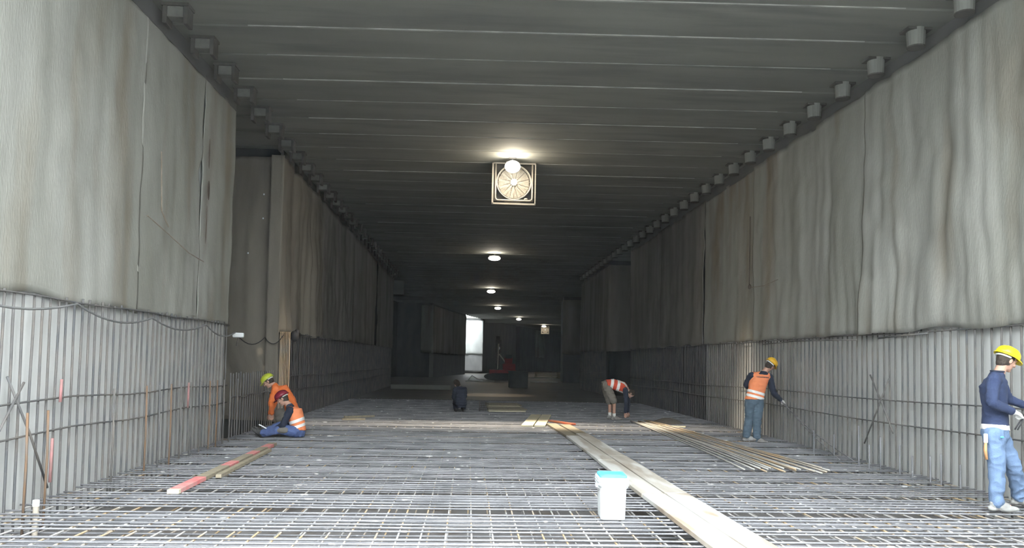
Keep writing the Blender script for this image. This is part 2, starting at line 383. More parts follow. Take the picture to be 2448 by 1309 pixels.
MB().tube([(XR-0.165, 18.50, 5.1), (XR-0.165, 18.52, 4.3), (XR-0.16, 18.56, 3.45)], 0.010, 5).obj('seam', SEAM, c)
MB().tube([(XR-0.16, 18.5, 3.40), (XR-0.16, 17.6, 3.36), (XR-0.16, 16.8, 3.42)], 0.006, 5).obj('seam', STITCH, c)
curtain('geotextile_curtain', 'first dark sheet on the right wall, past the brownish grey sheet', (XR, 22.44), (XR, 27.55), (-1, 0), FABD, seed=14, amp=0.04, base=0.06, res=0.07)
curtain('geotextile_curtain', 'dark sheet at the end of the long right wall, at the recess edge', (XR, 27.57), (XR, 32.98), (-1, 0), FABD, seed=15, amp=0.04, res=0.07)
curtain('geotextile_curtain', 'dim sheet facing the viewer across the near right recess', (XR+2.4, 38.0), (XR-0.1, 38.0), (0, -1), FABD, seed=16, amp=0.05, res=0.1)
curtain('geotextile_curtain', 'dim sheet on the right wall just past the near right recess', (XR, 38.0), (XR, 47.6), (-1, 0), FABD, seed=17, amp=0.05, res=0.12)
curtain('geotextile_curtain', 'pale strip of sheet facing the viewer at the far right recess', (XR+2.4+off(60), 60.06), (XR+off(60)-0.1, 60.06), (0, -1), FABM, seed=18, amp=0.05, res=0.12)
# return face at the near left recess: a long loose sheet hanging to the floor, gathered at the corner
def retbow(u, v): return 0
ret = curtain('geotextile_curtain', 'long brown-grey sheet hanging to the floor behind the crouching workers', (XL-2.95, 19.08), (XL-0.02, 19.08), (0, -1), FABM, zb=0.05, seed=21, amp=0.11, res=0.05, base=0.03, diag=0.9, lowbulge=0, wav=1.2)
for px_, pz_ in ((-4.90, 5.35), (-4.90, 4.78), (-5.22, 3.95)): MB().ell((px_, 18.86, pz_), (0.018, 0.012, 0.022)).obj('light_dot', WHITE, ret)  # white dots paint the light coming through small holes
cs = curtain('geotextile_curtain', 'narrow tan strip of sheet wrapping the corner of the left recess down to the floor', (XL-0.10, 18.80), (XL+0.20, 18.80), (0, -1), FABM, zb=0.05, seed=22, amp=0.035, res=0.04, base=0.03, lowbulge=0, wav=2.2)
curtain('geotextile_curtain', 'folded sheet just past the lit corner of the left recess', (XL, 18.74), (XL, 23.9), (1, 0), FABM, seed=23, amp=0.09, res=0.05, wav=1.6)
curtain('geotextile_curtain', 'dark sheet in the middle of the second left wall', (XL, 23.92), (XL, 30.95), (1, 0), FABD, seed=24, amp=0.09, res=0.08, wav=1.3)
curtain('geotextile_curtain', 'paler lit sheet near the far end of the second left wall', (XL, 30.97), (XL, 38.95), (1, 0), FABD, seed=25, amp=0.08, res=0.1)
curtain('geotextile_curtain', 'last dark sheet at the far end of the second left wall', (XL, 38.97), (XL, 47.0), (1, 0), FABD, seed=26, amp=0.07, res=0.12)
curtain('geotextile_curtain', 'small tan sheet painted lamp-lit on the far left wall, left of the bright opening', (XL+off(70)-0.9, 69.85), (XL+off(70)+0.15, 69.85), (0, -1), FAB, seed=27, amp=0.08, res=0.15)  # paler fabric here paints a lamp glow on the corner
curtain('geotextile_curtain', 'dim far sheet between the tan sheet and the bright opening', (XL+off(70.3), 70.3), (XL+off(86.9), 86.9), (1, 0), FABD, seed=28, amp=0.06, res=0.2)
o = curtain('white_sheet', 'brilliant white sheet lit by daylight at the far side opening, upper half', (XL-2.6+off(95), 95.0), (XL+off(95)+0.1, 95.0), (0, -1), FABW, seed=29, amp=0.06, res=0.1, zb=2.25, base=0.10)
o = curtain('white_sheet', 'greyish white lower sheet hanging under the brilliant one at the far opening', (XL-2.5+off(95), 95.1), (XL+off(95)+0.1, 95.1), (0, -1), FABG, seed=30, amp=0.07, res=0.1, zt=2.5, zb=0.15, base=0.05)
curtain('geotextile_curtain', 'lamp-lit tan sheet on the far end wall below the distant fan', (XL+off(120), 120), (XL+off(124), 124), (0.86, -0.5), FAB, seed=31, amp=0.08, res=0.2)

# ------------------------------------------------------------------ rebar mats on the floor
def wob_bar(axis, a, b, r, seed, n=22, w=0.006, nside=7):
    rnd = random.Random(seed); pts = []
    for i in range(n + 1):
        s = a + (b - a) * i / n
        d1 = w * noise.noise(Vector((s * 0.4, seed, 0))) * 2; d2 = w * noise.noise(Vector((s * 0.4, seed, 9))) * 1.2
        pts.append((s, d1, d2) if axis == 0 else (d1, s, d2))
    return MB().tube(pts, r, nside)
def floor_mat(name, label, z, seed, m1, m2):
    root = thing(name, label, 'rebar mat', (0, 0, z))
    variants = [wob_bar(0, XL+0.12, XR-0.10, 0.0095, seed+i).obj('crossbar', m1, root, smooth=True) for i in range(4)]
    ys = []
    y = 7.13 + 0.165 - 4 * 1.13
    while y < 30.5:
        for q in range(6): ys.append(y + q * 0.160)
        y += 1.13
    rest = MB(); used = set()
    for i, yy in enumerate(ys):
        yy += random.uniform(-0.012, 0.012)
        if i < 100:
            v = i % 4
            if v not in used: o = variants[v]; used.add(v)
            else: o = dup(variants[v], root)
            o.location = (random.uniform(-0.03, 0.03), yy, 0); o.rotation_euler = (0, 0, random.uniform(-0.0012, 0.0012))
        else:
            rest.tube([(XL+0.12, yy, 0), (0, yy+0.01, 0), (XR-0.10, yy, 0)], 0.0095, 5)
    o = rest.obj('crossbar', m1, root); o['kind'] = 'stuff'
    lv = [wob_bar(1, 3.0, 31.3, 0.009, seed+20+i, n=50).obj('lengthwise_bar', m2, root, smooth=True) for i in range(3)]
    x = XL + 0.22; i = 0
    while x < XR - 0.1:
        o = lv[i] if i < 3 else dup(lv[i % 3], root)
        o.location = (x + random.uniform(-0.02, 0.02), 0, -0.0185); x += 0.212; i += 1
    return root
floor_mat('rebar_mat', 'upper steel reinforcing mat covering the tunnel floor, on which the men and bucket stand', -0.0095, 100, BAR, LBAR)
floor_mat('rebar_mat', 'second reinforcing mat seen through the gaps below the top floor mat', -0.22, 200, BAR, LBAR)

# ------------------------------------------------------------------ wall cages
def cage(label, X, y0, y1, pitch, h, m, inward, lim=100, hbars=((1.05, 1.0), (0.69, 0.68)), top=True, zb=-0.35, jit=0.012):
    root = thing('upright_rebar_cage', label, 'rebar cage', (X, y0, 0))
    vs = [wob_bar(1, 0, 1, 0.0135, 300+i).obj('x', m) for i in range(0)]
    prot = []
    for i in range(3):
        mb = MB(); rnd = random.Random(i + int(y0 * 10))
        pts = [(0.006 * noise.noise(Vector((z_ * 0.45 + 0.3, i + 0.5, 2))), 0.012 * noise.noise(Vector((z_ * 0.3 + 0.2, i + 0.5, 5))), zb + (h - zb) * z_ / 8) for z_ in range(9)]
        mb.tube(pts, 0.0135, 7); prot.append(mb.obj('upright_bar', m, root, smooth=True))
    n = int((y1 - y0) / pitch); rest = MB()
    for k in range(n + 1):
        y = k * pitch + random.uniform(-jit, jit)
        dz = random.uniform(-0.03, 0.015)
        if k < lim:
            o = prot[k] if k < 3 else dup(prot[k % 3], root)
            o.location = (0, y, dz); o.rotation_euler = (random.uniform(-0.006, 0.006), 0, 0)
        else: rest.tube([(0, y, zb), (0, y, h + dz)], 0.0135, 5)
    if rest.v:
        o = rest.obj('upright_bar', m, root); o['kind'] = 'stuff'
    L = y1 - y0
    for za, zc in hbars:
        mb = MB(); mb.tube([(0.022 * inward, L * i / 14, za + (zc - za) * i / 14 + 0.02 * sin(i * 1.3)) for i in range(15)], 0.011, 6)
        mb.obj('tie_bar', m, root, smooth=True)
    if top:
        mb = MB(); mb.tube([(0.02 * inward, L * i / 14, h - 0.035 + 0.012 * sin(i * 1.7)) for i in range(15)], 0.010, 6)
        mb.obj('tie_bar', m, root, smooth=True)
    return root
def rod(p, q, r, n=6): return MB().tube([p, [(a+b)/2 + 0.01 for a, b in zip(p, q)], q], r, n)
cl = cage('close-spaced upright bars along the near left wall, with a crossed brace', -4.53, 5.0, 15.2, 0.175, 2.16, WBAR, 1)
X0 = cl.location
for p, q in (((-4.43, 7.92, 1.30), (-4.40, 8.70, 0.12)), ((-4.40, 8.16, 1.24), (-4.42, 7.2, 0.12))):
    rod(rel(cl, p), rel(cl, q), 0.013).obj('diagonal_brace', WBAR, cl, smooth=True)
for i, y in enumerate([8.02, 8.42, 9.9, 10.9, 11.3, 11.75, 12.2, 12.55, 13.1, 13.5, 13.9, 14.3, 14.7, 15.05]):
    o = MB().tube([(0, 0, -0.3), (0.005, 0.01, 0.5), (0, 0, 1.12 if i > 1 else 0.95)], 0.012, 6).obj('starter_bar', OBAR if i in (0, 1, 3, 5, 9, 10) else WBAR, cl, smooth=True)
    o.location = rel(cl, (-4.28 + random.uniform(-.02, .02), y, 0))
for y, z0, z1 in ((9.0, 1.0, 1.25), (8.86, 0.15, 0.62), (13.0, 0.7, 1.1)):
    MB().tube([rel(cl, (-4.458, y, z0)), rel(cl, (-4.458, y+0.01, z1))], 0.016, 7).obj('red_paint_mark', REDF, cl, smooth=True)
# the bars through the recess are short starters
cage('waist-high dark starter bars across the mouth of the near left recess', -4.50, 15.4, 18.7, 0.17, 1.22, WBAR, 1, hbars=((0.75, 0.75),), top=False)
cage('dark upright bars along the second left wall, beyond the recess', -4.46, 19.0, 46.5, 0.19, 2.16, WBAR, 1)
rg = thing('bar_bundle', 'lit golden bundle of upright bars at the corner behind the man in orange', 'rebar', (-4.38, 18.75, 0))
for i in range(7):
    MB().tube([(0.035 * i, 0.02 * (i % 3), -0.3), (0.035 * i + 0.01, 0, 1.0), (0.035 * i, 0.01, 2.12)], 0.011, 6).obj('upright_bar', SBAR, rg, smooth=True)
cr = cage('long row of upright bars along the right wall behind the two standing men', 6.71, 6.3, 32.8, 0.178, 2.14, WBAR, -1, hbars=((1.10, 0.92), (0.70, 0.68)))
for p, q in (((6.58, 12.72, 1.44), (6.60, 12.05, 0.55)), ((6.58, 12.12, 1.40), (6.60, 12.95, 0.30))):
    rod(rel(cr, p), rel(cr, q), 0.013).obj('diagonal_brace', WBAR, cr, smooth=True)
for i, (x, y, h) in enumerate([(6.28, 12.5, .62), (6.3, 12.2, .35), (6.32, 11.9, .5), (6.40, 11.5, .42), (6.42, 11.2, .3), (6.45, 10.8, .34), (6.45, 10.55, .4), (6.5, 10.2, .3), (6.3, 13.4, .4), (6.3, 14.2, .4)]):
    MB().tube([rel(cr, (x, y, -0.3)), rel(cr, (x, y + 0.01, h))], 0.012, 6).obj('starter_bar', BAR, cr, smooth=True)
cage('dark upright bars past the near right recess', 6.64, 38.2, 47.3, 0.2, 2.16, WBAR, -1)

# overlap strip of tied bars at the fabric hem on the right, and the sagging cables
def hang(pts, sag, n=8):
    out = []
    for (a, b) in zip(pts[:-1], pts[1:]):
        for i in range(n):
            t = i / n; out.append(tuple(a[k] + (b[k]-a[k]) * t - (sag * 4 * t * (1-t) if k == 2 else 0) for k in range(3)))
    out.append(pts[-1]); return out
o = MB().tube(hang([(-4.40, 6.6, 2.10), (-4.40, 9.15, 2.09), (-4.40, 11.28, 2.045), (-4.40, 13.55, 2.055), (-4.36, 15.1, 1.98)], 0.13), 0.013, 7).obj('cable', mat('grey_cable', (0.16, 0.17, 0.17), 0.6, col2=(0.2, 0.2, 0.2)), smooth=True)
tag(o, 'grey cable sagging in swags along the tops of the near left bars', 'cable')
o = MB().tube(hang([(-4.36, 15.15, 1.95), (-4.7, 18.6, 1.98), (-4.30, 18.70, 2.05)], 0.18), 0.010, 6).obj('cable', BLK, smooth=True)
tag(o, 'thin dark cable drooping across the recess from the white lamp to the corner', 'cable')
o = MB().tube([(6.55, 13.1, 2.02), (6.55, 14.0, 2.04), (6.54, 15.6, 2.06), (6.55, 17.4, 2.03)], 0.012, 6).obj('tie_rod', WBAR, smooth=True)
tag(o, 'long thin tie rod lashed level near the tops of the right wall bars', 'rod')
o = MB().tube([(6.54, 11.0, 2.06), (6.54, 11.8, 2.05), (6.55, 12.4, 2.03)], 0.016, 6).obj('tie_rod', WBAR, smooth=True)
tag(o, 'short thick tie rod under the fabric hem, left of the man in blue', 'rod')
for k in range(3):
    MB().tube([(6.53, 11.0+k*0.25, 2.06), (6.57, 11.02+k*.25, 2.10)], 0.006, 5).obj('wire_tie', WBAR, o)

# ------------------------------------------------------------------ ceiling brackets
def bracket(name, label, group):
    r = thing(name, label, 'bracket', (0, 0, ZT), group)
    b = MB(); b.box((-0.12, -0.10, -0.20), (0.12, 0.10, -0.003)); b.obj('block', BRKM, r, bevel=0.015)
    b = MB(); b.box((-0.19, -0.13, -0.05), (0.19, 0.13, -0.002)); b.obj('top_plate', BRKD, r)
    
    for sx in (-1, 1): MB().box((sx*0.145-0.03, -0.12, -0.30), (sx*0.145+0.03, 0.12, -0.03)).obj('cheek', BRKD, r, bevel=0.01)
    return r
kidsof = lambda r: [c for c in bpy.data.objects if c.parent == r]
BL = bracket('ceiling_bracket', 'dark-cheeked square bracket under the ceiling along the left wall', 'brackets along the left ceiling edge')
BL_k = kidsof(BL)
ORDN = 'nearest second third fourth fifth sixth seventh eighth ninth tenth eleventh twelfth'.split()
y = 11.34; first = True; bi = 0
while y < 46:
    if first: r = BL; first = False
    else:
        r = BL.copy(); COL.objects.link(r)
        for c in BL_k: dup(c, r)
    r.location = (-4.24, y, ZT)
    r['label'] = (ORDN[bi] + ' dark bracket from the viewer under the ceiling along the left wall') if bi < 12 else 'small dark bracket deep in the tunnel under the ceiling along the left wall'; bi += 1
    y += 1.14
BR = thing('ceiling_bracket', 'pale drum-shaped bracket under the ceiling along the right wall', 'bracket', (0, 0, ZT), 'brackets along the right ceiling edge')
MB().tube([(0, 0, 0.0), (0, 0, -0.24), (0, 0, -0.26)], [0.135, 0.12, 0.115], 18).obj('drum', BRK, BR, smooth=False)
MB().box((-0.18, -0.12, -0.04), (0.18, 0.12, -0.002)).obj('top_plate', BRKD, BR)
MB().tube([(0, 0, -0.255), (0, 0, -0.275)], 0.125, 18).obj('rim', BRKD, BR)
BR_k = kidsof(BR)
y = 9.93; first = True; bi = 0
while y < 46:
    if first: r = BR; first = False
    else:
        r = BR.copy(); COL.objects.link(r)
        for c in BR_k: dup(c, r)
    r.location = (6.42, y, ZT)
    r['label'] = (ORDN[bi] + ' pale drum bracket from the viewer under the ceiling along the right wall') if bi < 12 else 'small drum bracket deep in the tunnel under the ceiling along the right wall'; bi += 1
    y += 1.14

# ------------------------------------------------------------------ lamps and fans
def lamp(x, y, z, label, energy, w=0.36, h=0.20, col=(1.0, 0.86, 0.66), beam=400, bang=100, bsq=1.0):
    r = thing('ceiling_lamp', label, 'lamp', (x, y, ZT), 'work lamps along the tunnel ceiling')
    dz = z - ZT
    MB().box((-w*0.45, 0.02, dz-0.02), (w*0.45, 0.14, dz+0.14)).obj('housing', DSTEEL, r, bevel=0.02)
    MB().ell((0, -0.02, dz), (w/2, 0.13, h/2)).obj('glass', LENS, r, smooth=True)
    MB().tube([(0, 0.08, 0.0), (0, 0.08, dz+0.1)], 0.018, 8).obj('hanger', DSTEEL, r)
    MB().box((-0.09, 0.0, -0.02), (0.09, 0.16, 0.01)).obj('ceiling_plate', DSTEEL, r)
    sd = bpy.data.lights.new('lamp_beam', 'SPOT'); sd.energy = beam; sd.color = col; sd.shadow_soft_size = 0.08; sd.spot_size = radians(bang); sd.spot_blend = 0.8
    so = bpy.data.objects.new('lamp_beam', sd); COL.objects.link(so); so.parent = r; so.location = (0, -0.16, dz - 0.14); so.scale = (1, bsq, 1); so.rotation_euler = (0, 0, 0)
    ld = bpy.data.lights.new('lamp_light', 'POINT'); ld.energy = energy; ld.color = col; ld.shadow_soft_size = 0.10
    lo = bpy.data.objects.new('lamp_light', ld); COL.objects.link(lo); lo.parent = r; lo.location = (0, -0.22, dz - 0.06)
    return r
lamps = [(0.965, 19.15, 6.27, 'brightest ceiling lamp, directly above the nearest fan'), (1.09, 36.6, 6.27, 'second lamp from the viewer, alone on the dark ceiling'),
         (1.44, 54.4, 6.27, 'third lamp from the viewer, below and left of the second'), (2.54, 71.7, 6.27, 'fourth lamp, above the bright opening'),
         (5.57, 89.7, 6.27, 'fifth lamp, right of the bright opening'), (10.02, 106.5, 6.27, 'farthest lamp, just above the distant fan')]
for i, (x, y, z, lb) in enumerate(lamps):
    lamp(x, y, z, lb, LAMP_W * (1.0 if i == 0 else 0.4 if i < 5 else 1.0), w=0.38 if i == 0 else 0.56, h=0.30 if i == 0 else 0.22, beam=4800 if i == 0 else 1500 if i == 1 else 500, bang=125 if i == 0 else 42 if i == 1 else 60, bsq=0.17 if i == 0 else 1.0)

def fan(x, y, label, zc=5.99, R_=0.43):
    r = thing('ventilation_fan', label, 'fan', (x, y, ZT), 'ventilation fans under the ceiling')
    c = zc - ZT; hw = 0.55; t = c + 0.50; b = c - 0.56
    # outer square frame of tube
    mb = MB(); mb.box((-hw, -0.03, b), (hw, 0.03, b+0.045)); mb.box((-hw, -0.03, t-0.04), (hw, 0.03, t)); mb.box((-hw, -0.03, b), (-hw+0.045, 0.03, t)); mb.box((hw-0.03, -0.03, b), (hw, 0.03, t))
    mb.obj('outer_frame', STEEL, r, bevel=0.006)
    mb = MB(); pts = []
    i0 = hw - 0.09; rr = 0.07
    path = [(-i0, t-0.05), (-i0, b+0.10+rr)] + [(-i0+rr-rr*cos(a), b+0.10+rr-rr*sin(a)) for a in (0.5, 1.0, 1.57)] + [(i0-rr, b+0.10)] + [(i0-rr+rr*sin(a), b+0.10+rr-rr*cos(a)) for a in (0.5, 1.0, 1.57)] + [(i0, t-0.05)]
    mb.tube([(px, -0.05, pz) for px, pz in path], 0.024, 8); mb.obj('inner_cradle', STEEL, r, smooth=True)
    # casing cylinder behind the grille
    n = 40; vs = []; fs = []
    for k in range(n):
        a = 2*pi*k/n
        for rad, yy in ((R_, -0.02), (R_, 0.55), (R_-0.02, 0.55), (R_-0.02, -0.02)): vs.append((rad*cos(a), yy, c + rad*sin(a)))
    for k in range(n):
        for q in range(4):
            fs.append((4*k+q, 4*k+(q+1)%4, 4*((k+1)%n)+(q+1)%4, 4*((k+1)%n)+q))
    mb = MB(); mb.add(vs, fs); mb.obj('casing', STEEL, r, smooth=False)
    mb = MB(); mb.box((-hw+0.06, 0.06, b+0.10), (hw-0.06, 0.08, t-0.05)); mb.obj('back_panel', DSTEEL, r)
    # blades
    mb = MB()
    for k in range(12):
        a0 = 2*pi*k/12
        q = []
        for rad in (0.07, R_-0.04):
            for da, yy in ((-0.25, 0.02), (0.25, 0.045)):
                q.append((rad*cos(a0+da), yy, c+rad*sin(a0+da)))
        q2 = [(x_, y_+0.006, z_) for x_, y_, z_ in q]
        mb.add(q+q2, [(0,1,3,2),(4,6,7,5),(0,2,6,4),(1,5,7,3),(0,4,5,1),(2,3,7,6)])
    mb.obj('blades', STEEL, r)
    mb = MB(); mb.tube([(0, -0.06, c), (0, 0.05, c)], [0.085, 0.085], 20); mb.ell((0, -0.055, c), (0.08, 0.03, 0.08)); mb.obj('hub', WHITE, r, smooth=True)
    mb = MB()
    for k in range(12):
        a = 2*pi*k/12; mb.tube([(0.06*cos(a), -0.055, c+0.06*sin(a)), (R_*cos(a), -0.05, c+R_*sin(a))], 0.007, 5)
    for rad in [0.13+0.034*i for i in range(9)]:
        mb.tube([(rad*cos(2*pi*k/32), -0.052, c+rad*sin(2*pi*k/32)) for k in range(32)], 0.0035, 4, closed=True)
    mb.tube([(R_*cos(2*pi*k/48), -0.05, c+R_*sin(2*pi*k/48)) for k in range(48)], 0.016, 6, closed=True)
    mb.obj('wire_guard', STEEL, r, smooth=True)
    mb = MB(); mb.ell((0.30, -0.05, b+0.14), (0.05, 0.03, 0.03)); mb.obj('clamp', STEEL, r, smooth=True)
    mb = MB()
    for sx in (-1, 1): mb.box((sx*0.42-0.02, -0.02, t-0.02), (sx*0.42+0.02, 0.02, 0.0))
    mb.obj('hangers', DSTEEL, r)
    return r
fan(1.03, 19.62, 'large square-framed fan with a round wire guard, lit by the nearest lamp')
f2 = fan(10.30, 107.5, 'distant small-looking fan under the farthest lamp', zc=5.85)

# small white flood lamp on the last bars before the recess, and the black bag at the corner
t = thing('flood_lamp', 'small unlit white flood lamp on top of the last bars before the recess', 'lamp', (-4.33, 15.2, 1.93))
MB().box((-0.10, -0.05, -0.045), (0.10, 0.04, 0.045)).obj('housing', WHITE, t, bevel=0.02)
MB().box((-0.085, -0.056, -0.035), (0.085, -0.05, 0.035)).obj('glass', mat('frosted_glass', (0.7, 0.72, 0.72), 0.2, col2=(.65, .67, .67)), t)
MB().tube([(0, 0, -0.04), (-0.03, 0, -0.20)], 0.012, 6).obj('stem', DSTEEL, t)
mb = MB(); mb.ell((0, 0, 0), (0.10, 0.09, 0.13)); mb.ell((0.05, 0, 0.08), (0.06, 0.05, 0.08)); mb.ell((-0.09, 0, -0.02), (0.05, 0.05, 0.05))
o = mb.obj('black_bag', BLK, smooth=True); o.location = (-4.10, 18.95, 2.03); tag(o, 'black bundle hooked on the bar tops at the lit corner', 'bag')

# ------------------------------------------------------------------ things lying on the mat
def board(name, label, cat, p0, p1, w, th, m, z=0.001, parent=None, skew0=0, skew1=0, grp=None):
    a = Vector((*p0, 0)); b = Vector((*p1, 0)); L = (b - a).length; t = (b - a).normalized(); ang = math.atan2(t.y, t.x)
    mb = MB(); n = 12; vs = []; fs = []
    for i in range(n + 1):
        s = L * i / n; zz = 0.006 * noise.noise(Vector((s * 0.7, p0[0] * 3, 1)))
        for yy, zo in ((-w/2, 0), (w/2, 0), (w/2, th), (-w/2, th)):
            sk = (skew0 * yy if i == 0 else skew1 * yy if i == n else 0)
            vs.append((s + sk, yy, zo + abs(zz)))
    for i in range(n):
        for k in range(4): fs.append((4*i+k, 4*i+(k+1)%4, 4*i+4+(k+1)%4, 4*i+4+k))
    fs += [(0, 1, 2, 3), (4*n+3, 4*n+2, 4*n+1, 4*n)]
    mb.add(vs, fs)
    o = mb.obj(name, m, bevel=0.003); o.location = (p0[0], p0[1], z); o.rotation_euler = (0, 0, ang)
    return tag(o, label, cat, grp)
# walkway planks (two side by side, lapped lengths)
board('scaffold_plank', 'nearest left walkway plank with brown stains, running off the bottom edge', 'plank', (2.20, 3.8), (2.17, 9.15), 0.27, 0.045, WOODN)
board('scaffold_plank', 'nearest right walkway plank with brown stains, running off the bottom edge', 'plank', (2.49, 3.8), (2.46, 9.25), 0.27, 0.045, WOODN)
board('scaffold_plank', 'middle left walkway plank, pale, just beyond the bucket', 'plank', (2.165, 9.17), (2.165, 12.3), 0.27, 0.045, WOOD)
board('scaffold_plank', 'middle right walkway plank, smooth and pale, right of the bucket', 'plank', (2.46, 9.27), (2.46, 12.9), 0.27, 0.045, WOOD)
board('scaffold_plank', 'upper left walkway plank with a long dark crack', 'plank', (2.17, 12.32), (2.16, 16.3), 0.26, 0.045, WOOD)
board('scaffold_plank', 'upper right walkway plank beside the cracked one', 'plank', (2.45, 12.92), (2.44, 16.85), 0.26, 0.045, WOOD)
o = board('scaffold_plank', 'far darker brown walkway plank reaching the red board', 'plank', (2.15, 16.33), (2.06, 19.5), 0.24, 0.04, WOODB, z=0.002)
board('scaffold_plank', 'far narrow brown plank at the right of the walkway end', 'plank', (2.43, 16.9), (2.36, 19.2), 0.24, 0.04, WOODB, z=0.002)
board('timber_board', 'cream board lying crosswise at the far end of the walkway, left one', 'board', (1.42, 18.85), (1.96, 22.7), 0.28, 0.04, CREAM)
board('timber_board', 'cream board lying against its twin, touching the red board', 'board', (1.72, 18.85), (2.26, 22.7), 0.26, 0.04, CREAM)
board('red_board', 'short red painted board right of the cream boards', 'board', (2.14, 20.6), (2.62, 19.55), 0.13, 0.04, REDW, z=0.002)
board('timber_board', 'small pale board lying alone on the mat near the long rods', 'board', (4.72, 19.6), (5.36, 19.35), 0.12, 0.03, CREAM)
board('timber_offcut', 'thin brown timber stick lying far left on the dark mat', 'stick', (-3.15, 20.7), (-2.45, 21.2), 0.07, 0.05, WOODB)
board('timber_offcut', 'second brown timber stick just nearer than the thin one', 'stick', (-3.1, 20.0), (-2.55, 20.15), 0.08, 0.04, WOODB)
# red-marked batten at the left
t = thing('timber_batten', 'long brown batten with red painted bands pointing to the kneeling man', 'batten', (-3.24, 9.08, 0.0))
d = Vector((-3.36 + 3.24, 14.1 - 9.08, 0)); L = d.length; ang = math.atan2(d.y, d.x); t.rotation_euler = (0, 0, ang)
def seg(a, b, nm, m, w=0.13, th=0.05):
    return MB().box((a, -w/2, 0.002), (b, w/2, th)).obj(nm, m, t, bevel=0.003)
cuts = [(0, 0.07, 'sawn_end', CREAM), (0.07, 1.0, 'red_band', REDP), (1.0, 2.05, 'bare_length', WOODB), (2.05, 2.55, 'red_band', REDP), (2.55, 3.35, 'bare_length', WOODB), (3.35, 3.8, 'red_band', REDP), (3.8, 4.35, 'bare_length', WOODB), (4.35, 4.8, 'red_band', REDP), (4.8, L, 'bare_length', WOODB)]
for a, b, nm, m in cuts: seg(a, b, nm, m)
board('timber_batten', 'plain shorter batten lying along the right side of the red banded one', 'batten', (-3.12, 10.3), (-3.2, 13.2), 0.07, 0.045, WOODB)
# mound of dust beyond the pale board
mb = MB(); n = 24; vs = [(0, 0, 0.13)]; fs = []
for rI in range(1, 6):
    for k in range(n):
        a = 2*pi*k/n; rr = rI/5; vs.append((0.42*rr*cos(a)*(1+0.1*noise.noise(Vector((cos(a), sin(a), 1)))), 0.55*rr*sin(a), 0.13*(1-rr**1.6) + 0.012*noise.noise(Vector((rr*6, a*3, 2)))*(1 if rI < 5 else 0)))
for k in range(n): fs.append((0, 1+k, 1+(k+1)%n))
for rI in range(4):
    for k in range(n): fs.append((1+rI*n+k, 1+(rI+1)*n+k, 1+(rI+1)*n+(k+1)%n, 1+rI*n+(k+1)%n))
mb.add(vs, fs); o = mb.obj('sawdust_heap', mat('grey_dust', (0.17, 0.15, 0.13), 0.95, col2=(0.13, 0.12, 0.10), scale=12), smooth=True); o.location = (5.30, 20.9, 0.0)
tag(o, 'low grey heap on the mat behind the small pale board', 'heap', kind='stuff')

# loose long rods, each one a thing
rnd = random.Random(5)
for i in range(16):
    f_ = i / 15
    xa = 4.10 + 1.30 * f_ + rnd.uniform(-0.03, 0.03); xb = 4.34 + 0.50 * f_ + rnd.uniform(-0.015, 0.015)
    y0 = 11.35 + rnd.uniform(0, 0.35); y1 = 20.7 + rnd.uniform(-0.5, 0.4)
    bend = rnd.uniform(-0.03, 0.03) + 0.06
    pts = [(xa + (xb-xa)*s + bend*sin(pi*s), y0 + (y1-y0)*s, 0.016 + 0.014*(i % 3) + 0.006*sin(9*s+i)) for s in [j/14 for j in range(15)]]
    mm = SBAR if i in (3, 6, 8, 9, 11, 13, 14) else GBAR
    o = MB().tube(pts, 0.013, 7).obj('loose_rebar', mm, smooth=True)
    RO = 'leftmost second third fourth fifth sixth seventh eighth ninth tenth eleventh twelfth thirteenth fourteenth fifteenth rightmost'.split()
    tag(o, ('rusty tan' if mm is SBAR else 'grey') + ' loose rod, ' + RO[i] + ' at the near end of the fanned bundle', 'rod', 'long loose rods in the fanned bundle')

# bucket with turquoise lid
t = thing('lidded_bucket', 'square white plastic bucket with a turquoise lid beside the plank walkway', 'bucket', (1.47, 8.02, 0.0))
t.rotation_euler = (0, 0, radians(-3))
def rsq(w, d, rad, n=5):
    pts = []
    for cx, cy, a0 in ((w/2-rad, d/2-rad, 0), (-w/2+rad, d/2-rad, pi/2), (-w/2+rad, -d/2+rad, pi), (w/2-rad, -d/2+rad, 3*pi/2)):
        for i in range(n + 1):
            a = a0 + pi/2*i/n; pts.append((cx + rad*cos(a), cy + rad*sin(a)))
    return pts
def loft(rings):
    vs = []; fs = []; n = len(rings[0][0])
    for poly, z in rings: vs += [(x, y, z) for x, y in poly]
    for i in range(len(rings)-1):
        for k in range(n): fs.append((i*n+k, i*n+(k+1)%n, (i+1)*n+(k+1)%n, (i+1)*n+k))
    fs.append(tuple(range(n))[::-1]); fs.append(tuple((len(rings)-1)*n+k for k in range(n)))
    return MB().add(vs, fs)
loft([(rsq(.235, .29, .03), 0.0), (rsq(.245, .30, .035), 0.01), (rsq(.262, .325, .035), 0.33), (rsq(.262, .325, .035), 0.335)]).obj('tub', WHITE, t, smooth=False)
rim = loft([(rsq(.272, .335, .035), 0.315), (rsq(.30, .365, .04), 0.335), (rsq(.305, .37, .04), 0.40), (rsq(.298, .362, .04), 0.412)]).obj('rim', WHITE, t, smooth=False)
for zz in (0.345, 0.375): MB().tube([(x, y, zz) for x, y in rsq(.308, .373, .04)], 0.004, 5, closed=True).obj('rim_bead', WHITE, rim)
lid = loft([(rsq(.27, .335, .03), 0.408), (rsq(.27, .335, .03), 0.432), (rsq(.255, .32, .03), 0.438)]).obj('lid', CYAN, t, smooth=False)
MB().tube([(x, y, 0.438) for x, y in rsq(.20, .26, .03)], 0.004, 5, closed=True).obj('lid_bead', CYAN, lid)
MB().box((0.135, -0.04, 0.30), (0.165, 0.04, 0.335)).obj('handle_lug', WHITE, t, bevel=0.006)
